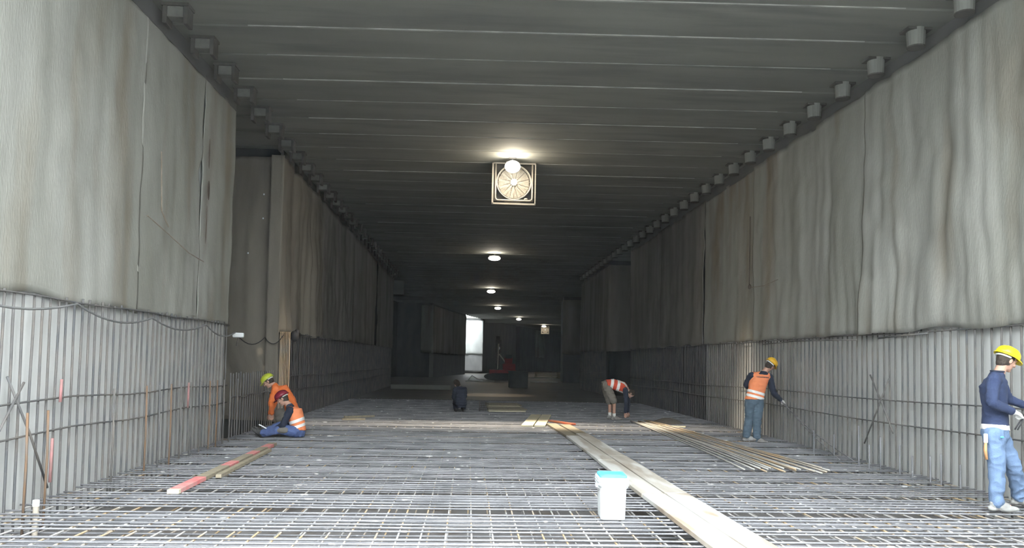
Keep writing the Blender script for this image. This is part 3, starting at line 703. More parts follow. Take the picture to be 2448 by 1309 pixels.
MB().box((-0.165, -0.04, 0.30), (-0.135, 0.04, 0.335)).obj('handle_lug', WHITE, t, bevel=0.006)
hp = [(0.156*cos(a), -0.02 - 0.165*sin(a), 0.312 - 0.02*sin(a)) for a in [pi*i/12 for i in range(13)]]
MB().tube(hp, 0.004, 6).obj('handle', WHITE, t, smooth=True)

# white stake at left
t = thing('marker_post', 'short pale post standing in the mat at the lower left corner', 'post', (-4.13, 7.97, 0.0))
MB().tube([(0, 0, -0.40), (0, 0, 0.10)], 0.026, 12).obj('pipe', STEEL, t); MB().tube([(0, 0, 0.06), (0, 0, 0.12)], 0.031, 12).obj('cap', WHITE, t)

# timber pile farther down, lit by the lamp
for k in range(6):
    board('stacked_board', 'thin timber board lying in the lamp-lit stack in mid tunnel', 'board', (0.63 + 0.02*(k % 2), 24.4 + k*0.78), (1.75 + 0.05*((k*2) % 3), 24.5 + k*0.78), 0.55, 0.035, WOODB if k % 3 else CREAM, z=0.002, grp='boards of the lamp-lit stack')
t = thing('mesh_panel', 'small dark upright mesh screen at the left end of the lamp-lit boards', 'mesh panel', (0.50, 24.3, 0.0))
mb = MB()
for k in range(5): mb.tube([(0.05*k - 0.1, 0.0, 0), (0.05*k-0.14, 0.02, 0.30)], 0.008, 5)
for k in range(5): mb.tube([(-0.14, 0.0, 0.05+0.06*k), (0.14, 0, 0.05+0.06*k)], 0.008, 5)
mb.obj('wire_grid', DSTEEL, t); MB().box((-0.15, -0.01, 0), (-0.12, 0.01, 0.33)).obj('edge_post', DSTEEL, t)

# far machinery and clutter
t = thing('drilling_rig', 'red tracked drilling rig with a dark upright mast right of the bright opening', 'machine', (2.6, 63, -0.02))
for sy in (-0.6, 0.6):
    mb = MB(); n = 16; L = 1.0
    pts = [(L*cos(a) + (0.35 if cos(a) > 0 else -0.35), 0.30 + 0.30*sin(a)) for a in [2*pi*k/n for k in range(n)]]
    vs = [(x, sy-0.18, z) for x, z in pts] + [(x, sy+0.18, z) for x, z in pts]
    mb.add(vs, [tuple(range(n))[::-1], tuple(range(n, 2*n))] + [(k, (k+1)%n, n+(k+1)%n, n+k) for k in range(n)]); mb.obj('crawler_track', BLK, t)
MB().box((-0.95, -0.7, 0.50), (1.15, 0.7, 0.85)).obj('chassis', RED, t, bevel=0.05)
mb = MB(); mb.box((0.1, -0.55, 0.85), (1.1, 0.55, 1.35)); mb.obj('engine_cover', RED, t, bevel=0.08)
mb = MB(); mb.box((0.25, -0.45, 1.35), (0.85, 0.45, 1.85)); mb.obj('cab', RED, t, bevel=0.05)
MB().box((0.30, -0.47, 1.75), (0.80, -0.455, 2.05)).obj('control_box', GREYM, t)
mb = MB(); mb.box((-0.45, -0.12, 0.6), (-0.15, 0.12, 3.5)); mb.box((-0.50, -0.18, 2.2), (-0.02, 0.18, 3.2)); mb.obj('mast', DSTEEL, t, bevel=0.02)
MB().tube([(-0.30, -0.2, 0.9), (-0.25, -0.2, 2.9)], 0.05, 10).obj('drill_rod', STEEL, t)
MB().tube([(0.5, -0.3, 1.2), (-0.2, -0.2, 2.1)], 0.05, 8).obj('hydraulic_ram', STEEL, t)
MB().ell((-0.20, -0.2, 2.55), (0.07, 0.03, 0.12)).obj('work_light', WHITE, t)
MB().box((-0.60, -0.72, 0.12), (1.1, -0.70, 0.45)).obj('front_apron', GREYM, t)
t = thing('site_container', 'grey-green steel tool crate standing in front of the red rig', 'crate', (2.95, 47, -0.02))
MB().box((-0.55, -0.5, 0.0), (0.55, 0.5, 0.92)).obj('body', GREYM, t, bevel=0.02); MB().box((-0.58, -0.53, 0.92), (0.58, 0.53, 0.98)).obj('lid', GREYM, t)
MB().tube([(-0.1, -0.54, 0.8), (0.1, -0.54, 0.8)], 0.015, 6).obj('latch', DSTEEL, t)
for y, x0, x1, lb in ((58, -0.2, 1.9, 'pale concrete kerb in front of the bright opening'), (59, 4.6, 6.7, 'pale concrete kerb line at the far right, below the lit sheet'), (74, 5.6, 8.2, 'farther pale kerb at the right below the distant fan')):
    o = MB().box((x0, y, -0.02), (x1, y+0.25, 0.06)).obj('concrete_kerb', CONC, bevel=0.01); tag(o, lb, 'kerb')
pc = MB().box((XL+off(70)-0.12, 69.55, -0.02), (XL+off(70)+0.22, 69.85, 2.1)).obj('concrete_post', BRK, bevel=0.02); tag(pc, 'pale post below the small tan sheet on the far left wall', 'post')
o = MB().box((-4.0, 41.5, -0.02), (-0.9, 42.0, 0.22)).obj('concrete_upstand', BRK, bevel=0.02); tag(o, 'low pale concrete upstand on the floor below the dark left recess', 'upstand')
t = thing('pallet_stack', 'low stack of pallets at the far right under the distant fan', 'pallets', (7.6, 76.5, -0.02))
for k in range(4):
    MB().box((-1.2, -0.6, 0.15*k+0.06), (1.2, 0.6, 0.15*k+0.10)).obj('deck', WOODB, t); MB().box((-1.2, -0.5, 0.15*k), (-1.0, 0.5, 0.15*k+0.06)).obj('skid', WOODB, t); MB().box((1.0, -0.5, 0.15*k), (1.2, 0.5, 0.15*k+0.06)).obj('skid', WOODB, t)
o = MB().tube([(0.0, 62, 0.0), (0.3, 62.2, 0.35), (0.7, 62, 0.1), (1.1, 61, 0.0)], 0.03, 6).obj('hose', WHITE, smooth=True); tag(o, 'pale curled hose on the floor under the white sheets', 'hose')
# ------------------------------------------------------------------ people
DG = None
def bake(mb, name, m, parent, vox=0.006, it=4, fold=0.0, fsc=9.0, zmin=None):
    me = bpy.data.meshes.new('tmp'); me.from_pydata(mb.v, [], mb.f); me.update()
    bm = bmesh.new(); bm.from_mesh(me); bmesh.ops.recalc_face_normals(bm, faces=bm.faces); bm.to_mesh(me); bm.free()
    o = bpy.data.objects.new('tmp', me); COL.objects.link(o)
    r = o.modifiers.new('r', 'REMESH'); r.mode = 'VOXEL'; r.voxel_size = vox
    s = o.modifiers.new('s', 'SMOOTH'); s.factor = 0.5; s.iterations = it
    dg = bpy.context.evaluated_depsgraph_get(); dg.update()
    me2 = bpy.data.meshes.new_from_object(o.evaluated_get(dg)); me2.name = name
    bpy.data.objects.remove(o); bpy.data.meshes.remove(me)
    if fold:
        nrm = [v.normal.copy() for v in me2.vertices]
        for v, n_ in zip(me2.vertices, nrm):
            p = v.co; q = Vector((p.x * fsc, p.y * fsc, p.z * fsc * 1.6))
            f_ = noise.noise(q); f_ = 1 - abs(f_) * 2.4
            v.co = p + n_ * fold * f_
    if zmin is not None:
        for v in me2.vertices:
            if v.co.z < zmin: v.co.z = zmin
    me2.materials.clear(); me2.materials.append(m)
    me2.polygons.foreach_set('use_smooth', [True] * len(me2.polygons))
    ob = bpy.data.objects.new(name, me2); COL.objects.link(ob); ob.parent = parent
    return ob

def limb(mb, pts, rs, n=14):
    pts = [Vector(p) for p in pts]
    P = []; R = []
    for i in range(len(pts) - 1):
        for k in range(6):
            t = k / 6; P.append(pts[i].lerp(pts[i+1], t)); R.append(rs[i] + (rs[i+1] - rs[i]) * t)
    P.append(pts[-1]); R.append(rs[-1])
    # round the bends a little
    Q = [P[0]] + [(P[i-1] + P[i] * 2 + P[i+1]) / 4 for i in range(1, len(P)-1)] + [P[-1]]
    mb.tube(Q, R, n)
    for p, r in ((Q[0], R[0]), (Q[-1], R[-1])): mb.ell(p, (r, r, r), nu=12, nv=8)
    for i in range(1, len(pts)-1):
        r = rs[i] * 0.97; mb.ell(Q[i*6], (r, r, r), nu=12, nv=8)
def torso(mb, stations, n=22, cap=True):
    """stations: (centre, side vector, front vector, half width, half depth)"""
    K = []
    for i in range(len(stations) - 1):
        a = stations[i]; b = stations[i+1]
        for k in range(5):
            t = k / 5; tt = t*t*(3-2*t)
            K.append((a[0].lerp(b[0], t), a[1].lerp(b[1], t).normalized(), a[2].lerp(b[2], t).normalized(), a[3]+(b[3]-a[3])*tt, a[4]+(b[4]-a[4])*tt))
    K.append(stations[-1]); vs = []; fs = []
    for c, s, f, w_, d_ in K:
        for k in range(n):
            an = 2*pi*k/n; cx = cos(an); sx = sin(an)
            vs.append(c + s * w_ * (abs(cx)**0.85 * (1 if cx > 0 else -1)) + f * d_ * sx)
    for j in range(len(K)-1):
        for k in range(n): fs.append((j*n+k, j*n+(k+1)%n, (j+1)*n+(k+1)%n, (j+1)*n+k))
    fs.append(tuple(range(n))[::-1]); fs.append(tuple((len(K)-1)*n+k for k in range(n)))
    mb.add(vs, fs)

def hand(mb, wr, ha, side, curl=0.5, grow=0.0, palm=None):
    d = (ha - wr).normalized()
    pn = palm if palm is not None else Vector((0, 0, -1))
    pn = (pn - d * pn.dot(d))
    if pn.length < 0.2: pn = Vector((0, 1, 0)) - d * d.y
    pn.normalize(); sv = d.cross(pn) * side
    MT = Matrix((d, sv, pn)).transposed()
    mb.ell(wr + d * 0.055, (0.052, 0.040 + grow, 0.017 + grow), mt=MT, nu=14, nv=8)
    mb.tube([wr - d*0.02, wr + d * 0.04], [0.027 + grow, 0.026 + grow], 10)
    for j, (o_, ln) in enumerate(((-0.030, 0.066), (-0.010, 0.078), (0.010, 0.073), (0.029, 0.056))):
        p = wr + d * (0.092 - abs(o_) * 0.2) + sv * o_; a = 0.25 + curl * 0.3 * (1 + 0.1 * j); pts = [p - d * 0.02, p]
        for sgm in (0.45, 0.32, 0.23):
            p = p + (d * cos(a) + pn * sin(a)) * ln * sgm; pts.append(p); a += curl * 1.0
        rr = 0.0098 + grow * 0.6
        mb.tube(pts, [rr, rr, rr*0.97, rr*0.9, rr*0.8], 8); mb.ell(pts[-1], (rr*0.8,)*3, nu=8, nv=6)
    p = wr + d * 0.030 - sv * 0.030; a = 0.7; pts = [p - d*0.005 + sv*0.012]
    for sgm in (0.036, 0.030, 0.024):
        p = p + (d * cos(a*0.9) - sv * sin(a*0.9) * 0.8 + pn * 0.45).normalized() * sgm; pts.append(p); a -= 0.35
    rr = 0.0115 + grow * 0.6
    mb.tube(pts, [rr*1.2, rr*1.1, rr, rr*0.85], 8); mb.ell(pts[-1], (rr*0.85,)*3, nu=8, nv=6)

def person(label, J, face, toes, top, bottom, hat, sleeves=None, vest=None, vest_bands=(), gloves=None, boot=BOOT, shorts=False, sock=None,
           curl=(0.6, 0.6), bulk=1.0, leg_fat=1.0, hem=None, collar=None, zfix=0.0, legs_bottom=None, frontv=None):
    J = {k: Vector(v) for k, v in J.items()}
    base = Vector(((J['anR'].x + J['anL'].x) / 2, (J['anR'].y + J['anL'].y) / 2, 0))
    root = thing('person', label, 'person', base)
    J = {k: v - base for k, v in J.items()}
    J['head'] = J['head']
    ss = (J['shL'] - J['shR']).normalized(); hs = (J['hipL'] - J['hipR']).normalized()
    spine = (J['neck'] - J['belly']).normalized(); low = (J['belly'] - J['pelvis']).normalized()
    fr = spine.cross(ss).normalized() * -1; fl = low.cross(hs).normalized() * -1
    if fr.dot(Vector(face)) < 0 and frontv is None: pass
    f = Vector(face).normalized(); u = (J['head'] - J['neck']); u = (u - f * u.dot(f)).normalized(); s = u.cross(f)
    H = J['head']; R3 = Matrix((f, s, u)).transposed()
    L = lambda x, y, z: H + R3 @ Vector((x, y, z))
    shw = (J['shL'] - J['shR']).length
    wch = max(0.15, min(0.19, shw * 0.40)) * bulk
    shc = (J['shL'] + J['shR']) / 2
    def st(g, lo=0, hi=6, wide=0.0):
        a = [(J['pelvis'] - low * 0.10, hs, fl, 0.13*bulk + g, 0.10*bulk + g), (J['pelvis'], hs, fl, 0.160*bulk + g, 0.118*bulk + g),
             (J['belly'], (hs+ss).normalized(), (fl+fr).normalized(), 0.140*bulk + g, 0.108*bulk + g), (J['chest'], ss, fr, wch + g, 0.118*bulk + g),
             (J['chest'].lerp(shc, 0.75), ss, fr, wch*0.98 + g + wide, 0.100*bulk + g), (shc + spine * 0.035, ss, fr, shw*0.36 + g + wide, 0.070 + g*0.7), (J['neck'] + spine * 0.02, ss, fr, 0.062 + g*0.3, 0.058 + g*0.3)]
        return a[lo:hi+1]
    # continuous body
    mb = MB(); torso(mb, st(0))
    limb(mb, [J['neck'] - spine*0.03, J['neck'].lerp(H, 0.45), H - u*0.04 - f*0.015], [0.062, 0.056, 0.055])
    for q in 'RL':
        limb(mb, [J['sh'+q] , J['el'+q], J['wr'+q]], [0.056*bulk, 0.043, 0.028])
        limb(mb, [J['hip'+q], J['kn'+q], J['an'+q]], [0.088*bulk, 0.056, 0.040])
        hand(mb, J['wr'+q], J['ha'+q], 1 if q == 'R' else -1, curl[0 if q == 'R' else 1])
        t_ = Vector(toes[0 if q == 'R' else 1]).normalized(); limb(mb, [J['an'+q], J['an'+q] + t_*0.12 + Vector((0,0,-0.035))], [0.038, 0.03])
    mb.ell(H, (0.098, 0.076, 0.112), mt=R3, nu=20, nv=14)
    mb.ell(L(0.022, 0, -0.062), (0.068, 0.056, 0.062), mt=R3)
    mb.ell(L(0.070, 0, -0.100), (0.024, 0.026, 0.018), mt=R3)
    limb(mb, [L(0.092, 0, 0.012), L(0.112, 0, -0.028)], [0.009, 0.0145])
    limb(mb, [L(0.084, -0.040, 0.026), L(0.094, 0, 0.024), L(0.084, 0.040, 0.026)], [0.009, 0.010, 0.009])
    limb(mb, [L(0.080, -0.024, -0.064), L(0.090, 0, -0.062), L(0.080, 0.024, -0.064)], [0.007, 0.009, 0.007])
    for sy in (-1, 1):
        mb.ell(L(-0.005, sy*0.080, -0.014), (0.020, 0.010, 0.031), mt=R3)
        mb.ell(L(0.072, sy*0.040, -0.030), (0.022, 0.020, 0.020), mt=R3)
    body = bake(mb, 'body', SKIN, root, 0.006, 3)
    for sy in (-1, 1):
        e = MB().ell(L(0.083, sy*0.031, 0.004), (0.011, 0.013, 0.008), mt=R3).obj('eye', EYEM, body, smooth=True)
    mb = MB(); mb.ell(L(-0.018, 0, 0.010), (0.098, 0.083, 0.112), mt=R3, nu=20, nv=14); mb.ell(L(-0.045, 0, -0.055), (0.052, 0.060, 0.055), mt=R3)
    bake(mb, 'hair', HAIR, root, 0.007, 2, fold=0.003, fsc=60)
    # hard hat
    if hat:
        hh = Vector((0, 0, 0)); mb = MB(); n = 28; vs = []; fs = []
        prof = [(1.0, 0.0), (0.99, 0.25), (0.93, 0.5), (0.80, 0.72), (0.60, 0.88), (0.33, 0.97), (0.08, 1.0)]
        for (pr, pz) in prof:
            for k in range(n):
                a = 2*pi*k/n; rg_ = 1 + (0.02 if (abs(sin(a)) < 0.25 and pr > 0.05) else 0)
                vs.append(L(-0.012 + 0.138*pr*cos(a)*rg_, 0.112*pr*sin(a)*rg_, 0.040 + 0.112*pz))
        for j in range(len(prof)-1):
            for k in range(n): fs.append((j*n+k, j*n+(k+1)%n, (j+1)*n+(k+1)%n, (j+1)*n+k))
        fs.append(tuple((len(prof)-1)*n+k for k in range(n)))
        # inner skin
        o_ = len(vs)
        for (pr, pz) in prof:
            for k in range(n):
                a = 2*pi*k/n; vs.append(L(-0.012 + 0.133*pr*cos(a), 0.107*pr*sin(a), 0.040 + 0.107*pz))
        for j in range(len(prof)-1):
            for k in range(n): fs.append((o_+j*n+k, o_+(j+1)*n+k, o_+(j+1)*n+(k+1)%n, o_+j*n+(k+1)%n))
        fs.append(tuple(o_+(len(prof)-1)*n+k for k in range(n))[::-1])
        for k in range(n): fs.append((k, o_+k, o_+(k+1)%n, (k+1)%n))
        mb.add(vs, fs); helm = mb.obj('hard_hat', hat, root, smooth=True)
        mb = MB(); vs = []; fs = []
        for z_, gr_ in ((0.046, 0), (0.034, 0)):
            for k in range(n):
                a = 2*pi*k/n; ex = 0.012 + 0.040 * max(0, cos(a))**1.5
                vs.append(L(-0.012 + (0.137)*cos(a)*0.98, 0.110*sin(a), z_)); vs.append(L(-0.012 + (0.138+ex)*cos(a), (0.112+0.010)*sin(a), z_ - 0.006 - 0.012*max(0, cos(a))))
        for k in range(n):
            a, b = 2*k, 2*((k+1) % n); o2 = 2*n
            fs += [(a, a+1, b+1, b), (o2+a, o2+b, o2+b+1, o2+a+1), (a+1, o2+a+1, o2+b+1, b+1), (a, b, o2+b, o2+a)]
        mb.add(vs, fs); mb.obj('brim', hat, helm, smooth=True)
        mb = MB(); mb.tube([L(-0.012 + 0.112*cos(a), 0.092*sin(a), 0.018 - 0.018*abs(sin(a))*0) for a in [pi*0.55 + pi*0.9*i/12 for i in range(13)]], 0.012, 6); mb.obj('head_band', WCLOTH, helm, smooth=True)
        mb = MB(); mb.tube([L(-0.012 + 0.125*cos(a), 0, 0.045 + 0.110*sin(a)) for a in [0.35 + (pi-0.7)*i/14 for i in range(15)]], 0.007, 6); mb.obj('ridge', hat, helm, smooth=True)
    # upper clothing
    mb = MB(); torso(mb, st(0.014, 1, 6))
    for q in 'RL':
        limb(mb, [J['sh'+q], J['el'+q], J['wr'+q].lerp(J['el'+q], 0.06)], [0.072*bulk, 0.058, 0.043])
    limb(mb, [shc, J['sh'+'R']], [0.08*bulk, 0.070*bulk]); limb(mb, [shc, J['sh'+'L']], [0.08*bulk, 0.070*bulk])
    bake(mb, 'sweater', sleeves or top, root, 0.008, 3, fold=0.007)
    if collar:
        MB().tube([J['neck'] + spine*0.028 + (ss*cos(a)*0.066 + fr*sin(a)*0.064) for a in [2*pi*k/18 for k in range(18)]], 0.011, 8, closed=True).obj('collar', collar, root, smooth=True)
    if hem:
        mb = MB(); torso(mb, [(J['pelvis'] + low*0.015, hs, fl, 0.182*bulk, 0.140*bulk), (J['pelvis'] + low*0.075, hs, fl, 0.176*bulk, 0.134*bulk)]); bake(mb, 'shirt_hem', hem, root, 0.009, 2, fold=0.004)
    # trousers
    mb = MB(); torso(mb, [(J['pelvis'] - low*0.12, hs, fl, 0.13*bulk, 0.11*bulk), (J['pelvis'] - low*0.03, hs, fl, 0.172*bulk, 0.132*bulk), (J['pelvis'] + low*0.05, hs, fl, 0.168*bulk, 0.128*bulk)])
    for q in 'RL':
        if shorts:
            e = J['kn'+q].lerp(J['hip'+q], 0.10); limb(mb, [J['hip'+q], e], [0.112, 0.098])
        else:
            e = J['an'+q].lerp(J['kn'+q], 0.04); k_ = J['kn'+q]
            limb(mb, [J['hip'+q], k_, e], [0.108*leg_fat, 0.080*leg_fat, 0.070*leg_fat])
    bake(mb, 'shorts' if shorts else 'trousers', bottom, root, 0.008, 3, fold=0.010, fsc=8)
    # vest
    if vest:
        mb = MB(); torso(mb, st(0.034, 1, 5, wide=0.012)[0:5])
        limb(mb, [shc + spine*0.01, J['shR'].lerp(shc, 0.22)], [0.082*bulk, 0.078*bulk]); limb(mb, [shc + spine*0.01, J['shL'].lerp(shc, 0.22)], [0.082*bulk, 0.078*bulk])
        vo = bake(mb, 'safety_vest', vest, root, 0.008, 3, fold=0.005, fsc=7)
        ax = (shc - J['pelvis']); AL = ax.length; ax.normalize(); me = vo.data
        for bd in vest_bands:
            if bd[0] == 'ring':
                ok = lambda c: bd[1] < (c - J['pelvis']).dot(ax) / AL < bd[2]
            else:
                ok = lambda c: bd[1] < (c - shc).dot(ss) < bd[2] and (c - J['pelvis']).dot(ax) / AL > bd[3]
            vm = {}; vs = []; fs = []
            for p in me.polygons:
                if ok(p.center):
                    fc = []
                    for vi in p.vertices:
                        if vi not in vm: vm[vi] = len(vs); v = me.vertices[vi]; q_ = v.co + v.normal * 0.004; vs.append(q_ + (ax * ((min(max((q_ - J['pelvis']).dot(ax) / AL, bd[1]), bd[2]) - (q_ - J['pelvis']).dot(ax) / AL) * AL) if bd[0] == 'ring' else Vector((0, 0, 0))))
                        fc.append(vm[vi])
                    fs.append(tuple(fc))
            if fs:
                b_ = MB(); b_.v = [tuple(v) for v in vs]; b_.f = fs
                ob = b_.obj('reflective_band', REFL, vo, smooth=True)
                sd = ob.modifiers.new('t', 'SOLIDIFY'); sd.thickness = 0.004; sd.offset = 0
    if gloves:
        for q in 'RL':
            if gloves in (True,) or q in gloves:
                mb = MB(); hand(mb, J['wr'+q], J['ha'+q], 1 if q == 'R' else -1, curl[0 if q == 'R' else 1], grow=0.005)
                d = (J['ha'+q] - J['wr'+q]).normalized(); mb.tube([J['wr'+q] - d*0.055, J['wr'+q] + d*0.01], [0.042, 0.034], 12)
                bake(mb, 'glove', WCLOTH, root, 0.006, 2)
    for q, t_ in zip('RL', toes):
        t_ = Vector(t_).normalized(); a = J['an'+q]; mb = MB()
        down = Vector((0, 0, -1)) if abs(t_.z) < 0.5 else Vector((-0.9, 0, -0.5)).normalized()
        dn = 0.055
        if sock: MB().tube([a + (J['kn'+q]-a).normalized()*0.10, a + (J['kn'+q]-a).normalized()*0.05, a - Vector((0,0,0.01))], [0.047, 0.047, 0.050], 12).obj('sock', sock, root, smooth=True)
        else: limb(mb, [a + (J['kn'+q] - a).normalized() * 0.09, a], [0.058, 0.056])
        limb(mb, [a + down*0.01 - t_*0.02, a + t_*0.09 + down*0.035], [0.055, 0.048])
        sv = t_.cross(down).normalized(); RM = Matrix((t_, sv, -down)).transposed()
        mb.ell(a + t_*0.10 + down*(dn), (0.125, 0.050, 0.036), mt=RM); mb.ell(a - t_*0.035 + down*dn, (0.055, 0.042, 0.036), mt=RM)
        bo = bake(mb, 'boot', boot, root, 0.007, 2, fold=0.002, zmin=0.002)
    return root, J, base

JT = {
 'man1': dict(head=(6.022, 8.6, 1.67), neck=(5.909, 8.6, 1.514), chest=(5.859, 8.6, 1.363), belly=(5.881, 8.6, 1.084), pelvis=(5.879, 8.6, 0.875), shR=(5.754, 8.43, 1.445), elR=(5.675, 8.36, 1.201), wrR=(5.938, 8.4, 1.107), haR=(6.075, 8.44, 1.066), shL=(6.035, 8.77, 1.442), elL=(6.198, 8.85, 1.222), wrL=(6.351, 8.8, 1.16), haL=(6.391, 8.74, 1.131), hipR=(5.803, 8.51, 0.836), knR=(5.826, 8.5, 0.481), anR=(5.809, 8.48, 0.101), hipL=(5.981, 8.7, 0.821), knL=(6.158, 8.72, 0.483), anL=(6.29, 8.8, 0.115)),
 'man2': dict(head=(6.182, 16.0, 1.57), neck=(6.043, 16.0, 1.422), chest=(5.947, 16.0, 1.284), belly=(5.888, 16.0, 1.026), pelvis=(5.845, 16.0, 0.872), shR=(6.168, 16.03, 1.33), elR=(6.293, 16.1, 0.987), wrR=(6.494, 16.25, 0.854), haR=(6.568, 16.3, 0.809), shL=(5.774, 15.98, 1.349), elL=(5.722, 16.15, 1.147), wrL=(5.963, 16.4, 1.038), haL=(6.057, 16.46, 1.02), hipR=(5.932, 16.0, 0.814), knR=(5.901, 15.98, 0.449), anR=(5.902, 16.0, 0.066), hipL=(5.767, 16.0, 0.811), knL=(5.761, 16.05, 0.467), anL=(5.684, 16.0, 0.105)),
 'kneel': dict(head=(-3.569, 15.6, 0.736), neck=(-3.429, 15.6, 0.61), chest=(-3.33, 15.6, 0.491), belly=(-3.258, 15.6, 0.235), pelvis=(-3.252, 15.6, 0.067), shR=(-3.405, 15.76, 0.504), elR=(-3.526, 15.8, 0.239), wrR=(-3.733, 15.7, 0.163), haR=(-3.807, 15.68, 0.156), shL=(-3.379, 15.42, 0.526), elL=(-3.489, 15.36, 0.243), wrL=(-3.661, 15.5, 0.158), haL=(-3.751, 15.55, 0.128), hipR=(-3.305, 15.7, 0.041), knR=(-3.633, 15.72, 0.147), anR=(-3.895, 15.7, 0.016), hipL=(-3.274, 15.48, 0.062), knL=(-3.587, 15.4, 0.088), anL=(-3.887, 15.48, 0.021)),
 'orange': dict(head=(-4.097, 16.6, 1.03), neck=(-3.959, 16.6, 0.955), chest=(-3.821, 16.6, 0.872), belly=(-3.663, 16.65, 0.633), pelvis=(-3.598, 16.7, 0.399), shR=(-3.938, 16.78, 0.846), elR=(-4.011, 16.8, 0.558), wrR=(-4.077, 16.75, 0.362), haR=(-4.093, 16.72, 0.278), shL=(-3.905, 16.42, 0.877), elL=(-3.974, 16.4, 0.606), wrL=(-3.96, 16.44, 0.384), haL=(-3.966, 16.48, 0.288), hipR=(-3.636, 16.8, 0.366), knR=(-3.954, 16.84, 0.384), anR=(-3.712, 16.8, 0.088), hipL=(-3.592, 16.6, 0.363), knL=(-3.864, 16.58, 0.274), anL=(-3.638, 16.62, 0.078)),
 'bend': dict(head=(4.473, 21.7, 0.72), neck=(4.379, 21.7, 0.821), chest=(4.25, 21.7, 0.888), belly=(3.982, 21.7, 0.963), pelvis=(3.797, 21.7, 0.937), shR=(4.287, 21.53, 0.826), elR=(4.311, 21.51, 0.475), wrR=(4.299, 21.55, 0.211), haR=(4.306, 21.58, 0.107), shL=(4.366, 21.87, 0.838), elL=(4.447, 21.9, 0.48), wrL=(4.433, 21.87, 0.204), haL=(4.43, 21.85, 0.102), hipR=(3.794, 21.61, 0.894), knR=(3.994, 21.6, 0.488), anR=(4.003, 21.62, 0.077), hipL=(3.793, 21.8, 0.876), knL=(3.919, 21.82, 0.452), anL=(3.92, 21.8, 0.086)),
 'dark': dict(head=(-0.333, 23.7, 0.848), neck=(-0.268, 23.7, 0.75), chest=(-0.23, 23.7, 0.676), belly=(-0.199, 23.7, 0.429), pelvis=(-0.195, 23.7, 0.269), shR=(-0.094, 23.75, 0.677), elR=(-0.076, 23.8, 0.452), wrR=(-0.224, 24.0, 0.315), haR=(-0.274, 24.03, 0.262), shL=(-0.377, 23.65, 0.663), elL=(-0.423, 23.75, 0.423), wrL=(-0.349, 23.95, 0.315), haL=(-0.324, 24.0, 0.263), hipR=(-0.133, 23.75, 0.242), knR=(-0.099, 24.08, 0.313), anR=(-0.117, 23.95, 0.019), hipL=(-0.27, 23.75, 0.24), knL=(-0.375, 24.08, 0.283), anL=(-0.342, 23.95, 0.016)),
}
j = JT['man1']
j['knL'] = (6.13, 8.66, 0.49)
man1, J1, B1 = person('person in navy sweater, pale jeans and yellow hard hat standing at the right edge', j, (0.88, 0.06, -0.42), [(0.95, -0.25, 0), (0.9, -0.4, 0)],
    NAVY, JEANL, HYEL, gloves=True, curl=(0.9, 0.9), hem=WCLOTH, collar=DNAVY, leg_fat=1.0)
t = thing('pliers', 'dark tying pliers held by the man in blue at the right edge', 'pliers', (6.07, 8.40, 1.06))
for sx in (-1, 1): MB().tube([(0.0, 0, 0.0), (-0.04, sx*0.018, -0.07), (-0.09, sx*0.022, -0.15)], 0.008, 6).obj('grip', BLK, t, smooth=True)
MB().tube([(0.0, 0, 0.0), (0.03, 0.0, 0.055)], [0.014, 0.007], 8).obj('jaws', DSTEEL, t, smooth=True)
t = thing('hand_tool', 'white headed tool with an orange handle hanging behind the hip of the man in blue', 'tool', (5.655, 8.43, 0.80))
MB().box((-0.018, -0.014, -0.04), (0.018, 0.014, 0.06)).obj('head', WHITE, t, bevel=0.006)
MB().tube([(0, 0, -0.03), (-0.005, 0, -0.12), (0.01, 0, -0.22)], [0.014, 0.018, 0.014], 10).obj('handle', mat('orange_wood', (0.62, 0.33, 0.15), 0.6, col2=(.52, .26, .12), scale=12), t, smooth=True)
o = MB().ell((0, 0, 0), (0.022, 0.012, 0.012)).obj('turquoise_rag', CYAN, smooth=True); o.location = (5.80, 8.37, 0.83); tag(o, 'bit of turquoise cloth at the jeans pocket of the man in blue', 'rag')
j = JT['man2']
man2, J2, B2 = person('person in orange vest and amber hard hat standing with back turned by the right wall', j, (0.62, 0.55, -0.52), [(0.75, -0.35, 0), (0.9, -0.15, 0)],
    DNAVY, JEAND, HORY, vest=ORANGE, vest_bands=[('ring', 0.03, 0.145), ('ring', 0.22, 0.335)], gloves='R', curl=(1.0, 0.7), leg_fat=1.05)
# faint row of lettering across the shoulders of that vest
vo = [c for c in man2.children if c.name.startswith('safety_vest')][0]
mb = MB()
ss_ = (J2['shL'] - J2['shR']).normalized()
for k in range(11):
    c = J2['chest'] + (J2['neck'] - J2['chest']) * 0.25 + ss_ * (0.125 - k * 0.024) + Vector((0, -0.4, 0))
    hit, loc, nn, fi = vo.ray_cast(c, Vector((0.02, 1, 0)))
    if hit:
        for dx, w_, h_ in ((0, 0.005, 0.026), (0.009, 0.005, 0.018 if k % 2 else 0.026)):
            mb.box((loc.x + dx - w_/2, loc.y - 0.006, loc.z - h_/2), (loc.x + dx + w_/2, loc.y + 0.002, loc.z + h_/2))
        mb.box((loc.x - 0.002, loc.y - 0.006, loc.z + (0.008 if k % 3 else -0.012)), (loc.x + 0.011, loc.y + 0.002, loc.z + (0.013 if k % 3 else -0.007)))
if mb.v: mb.obj('vest_lettering', DNAVY, vo)
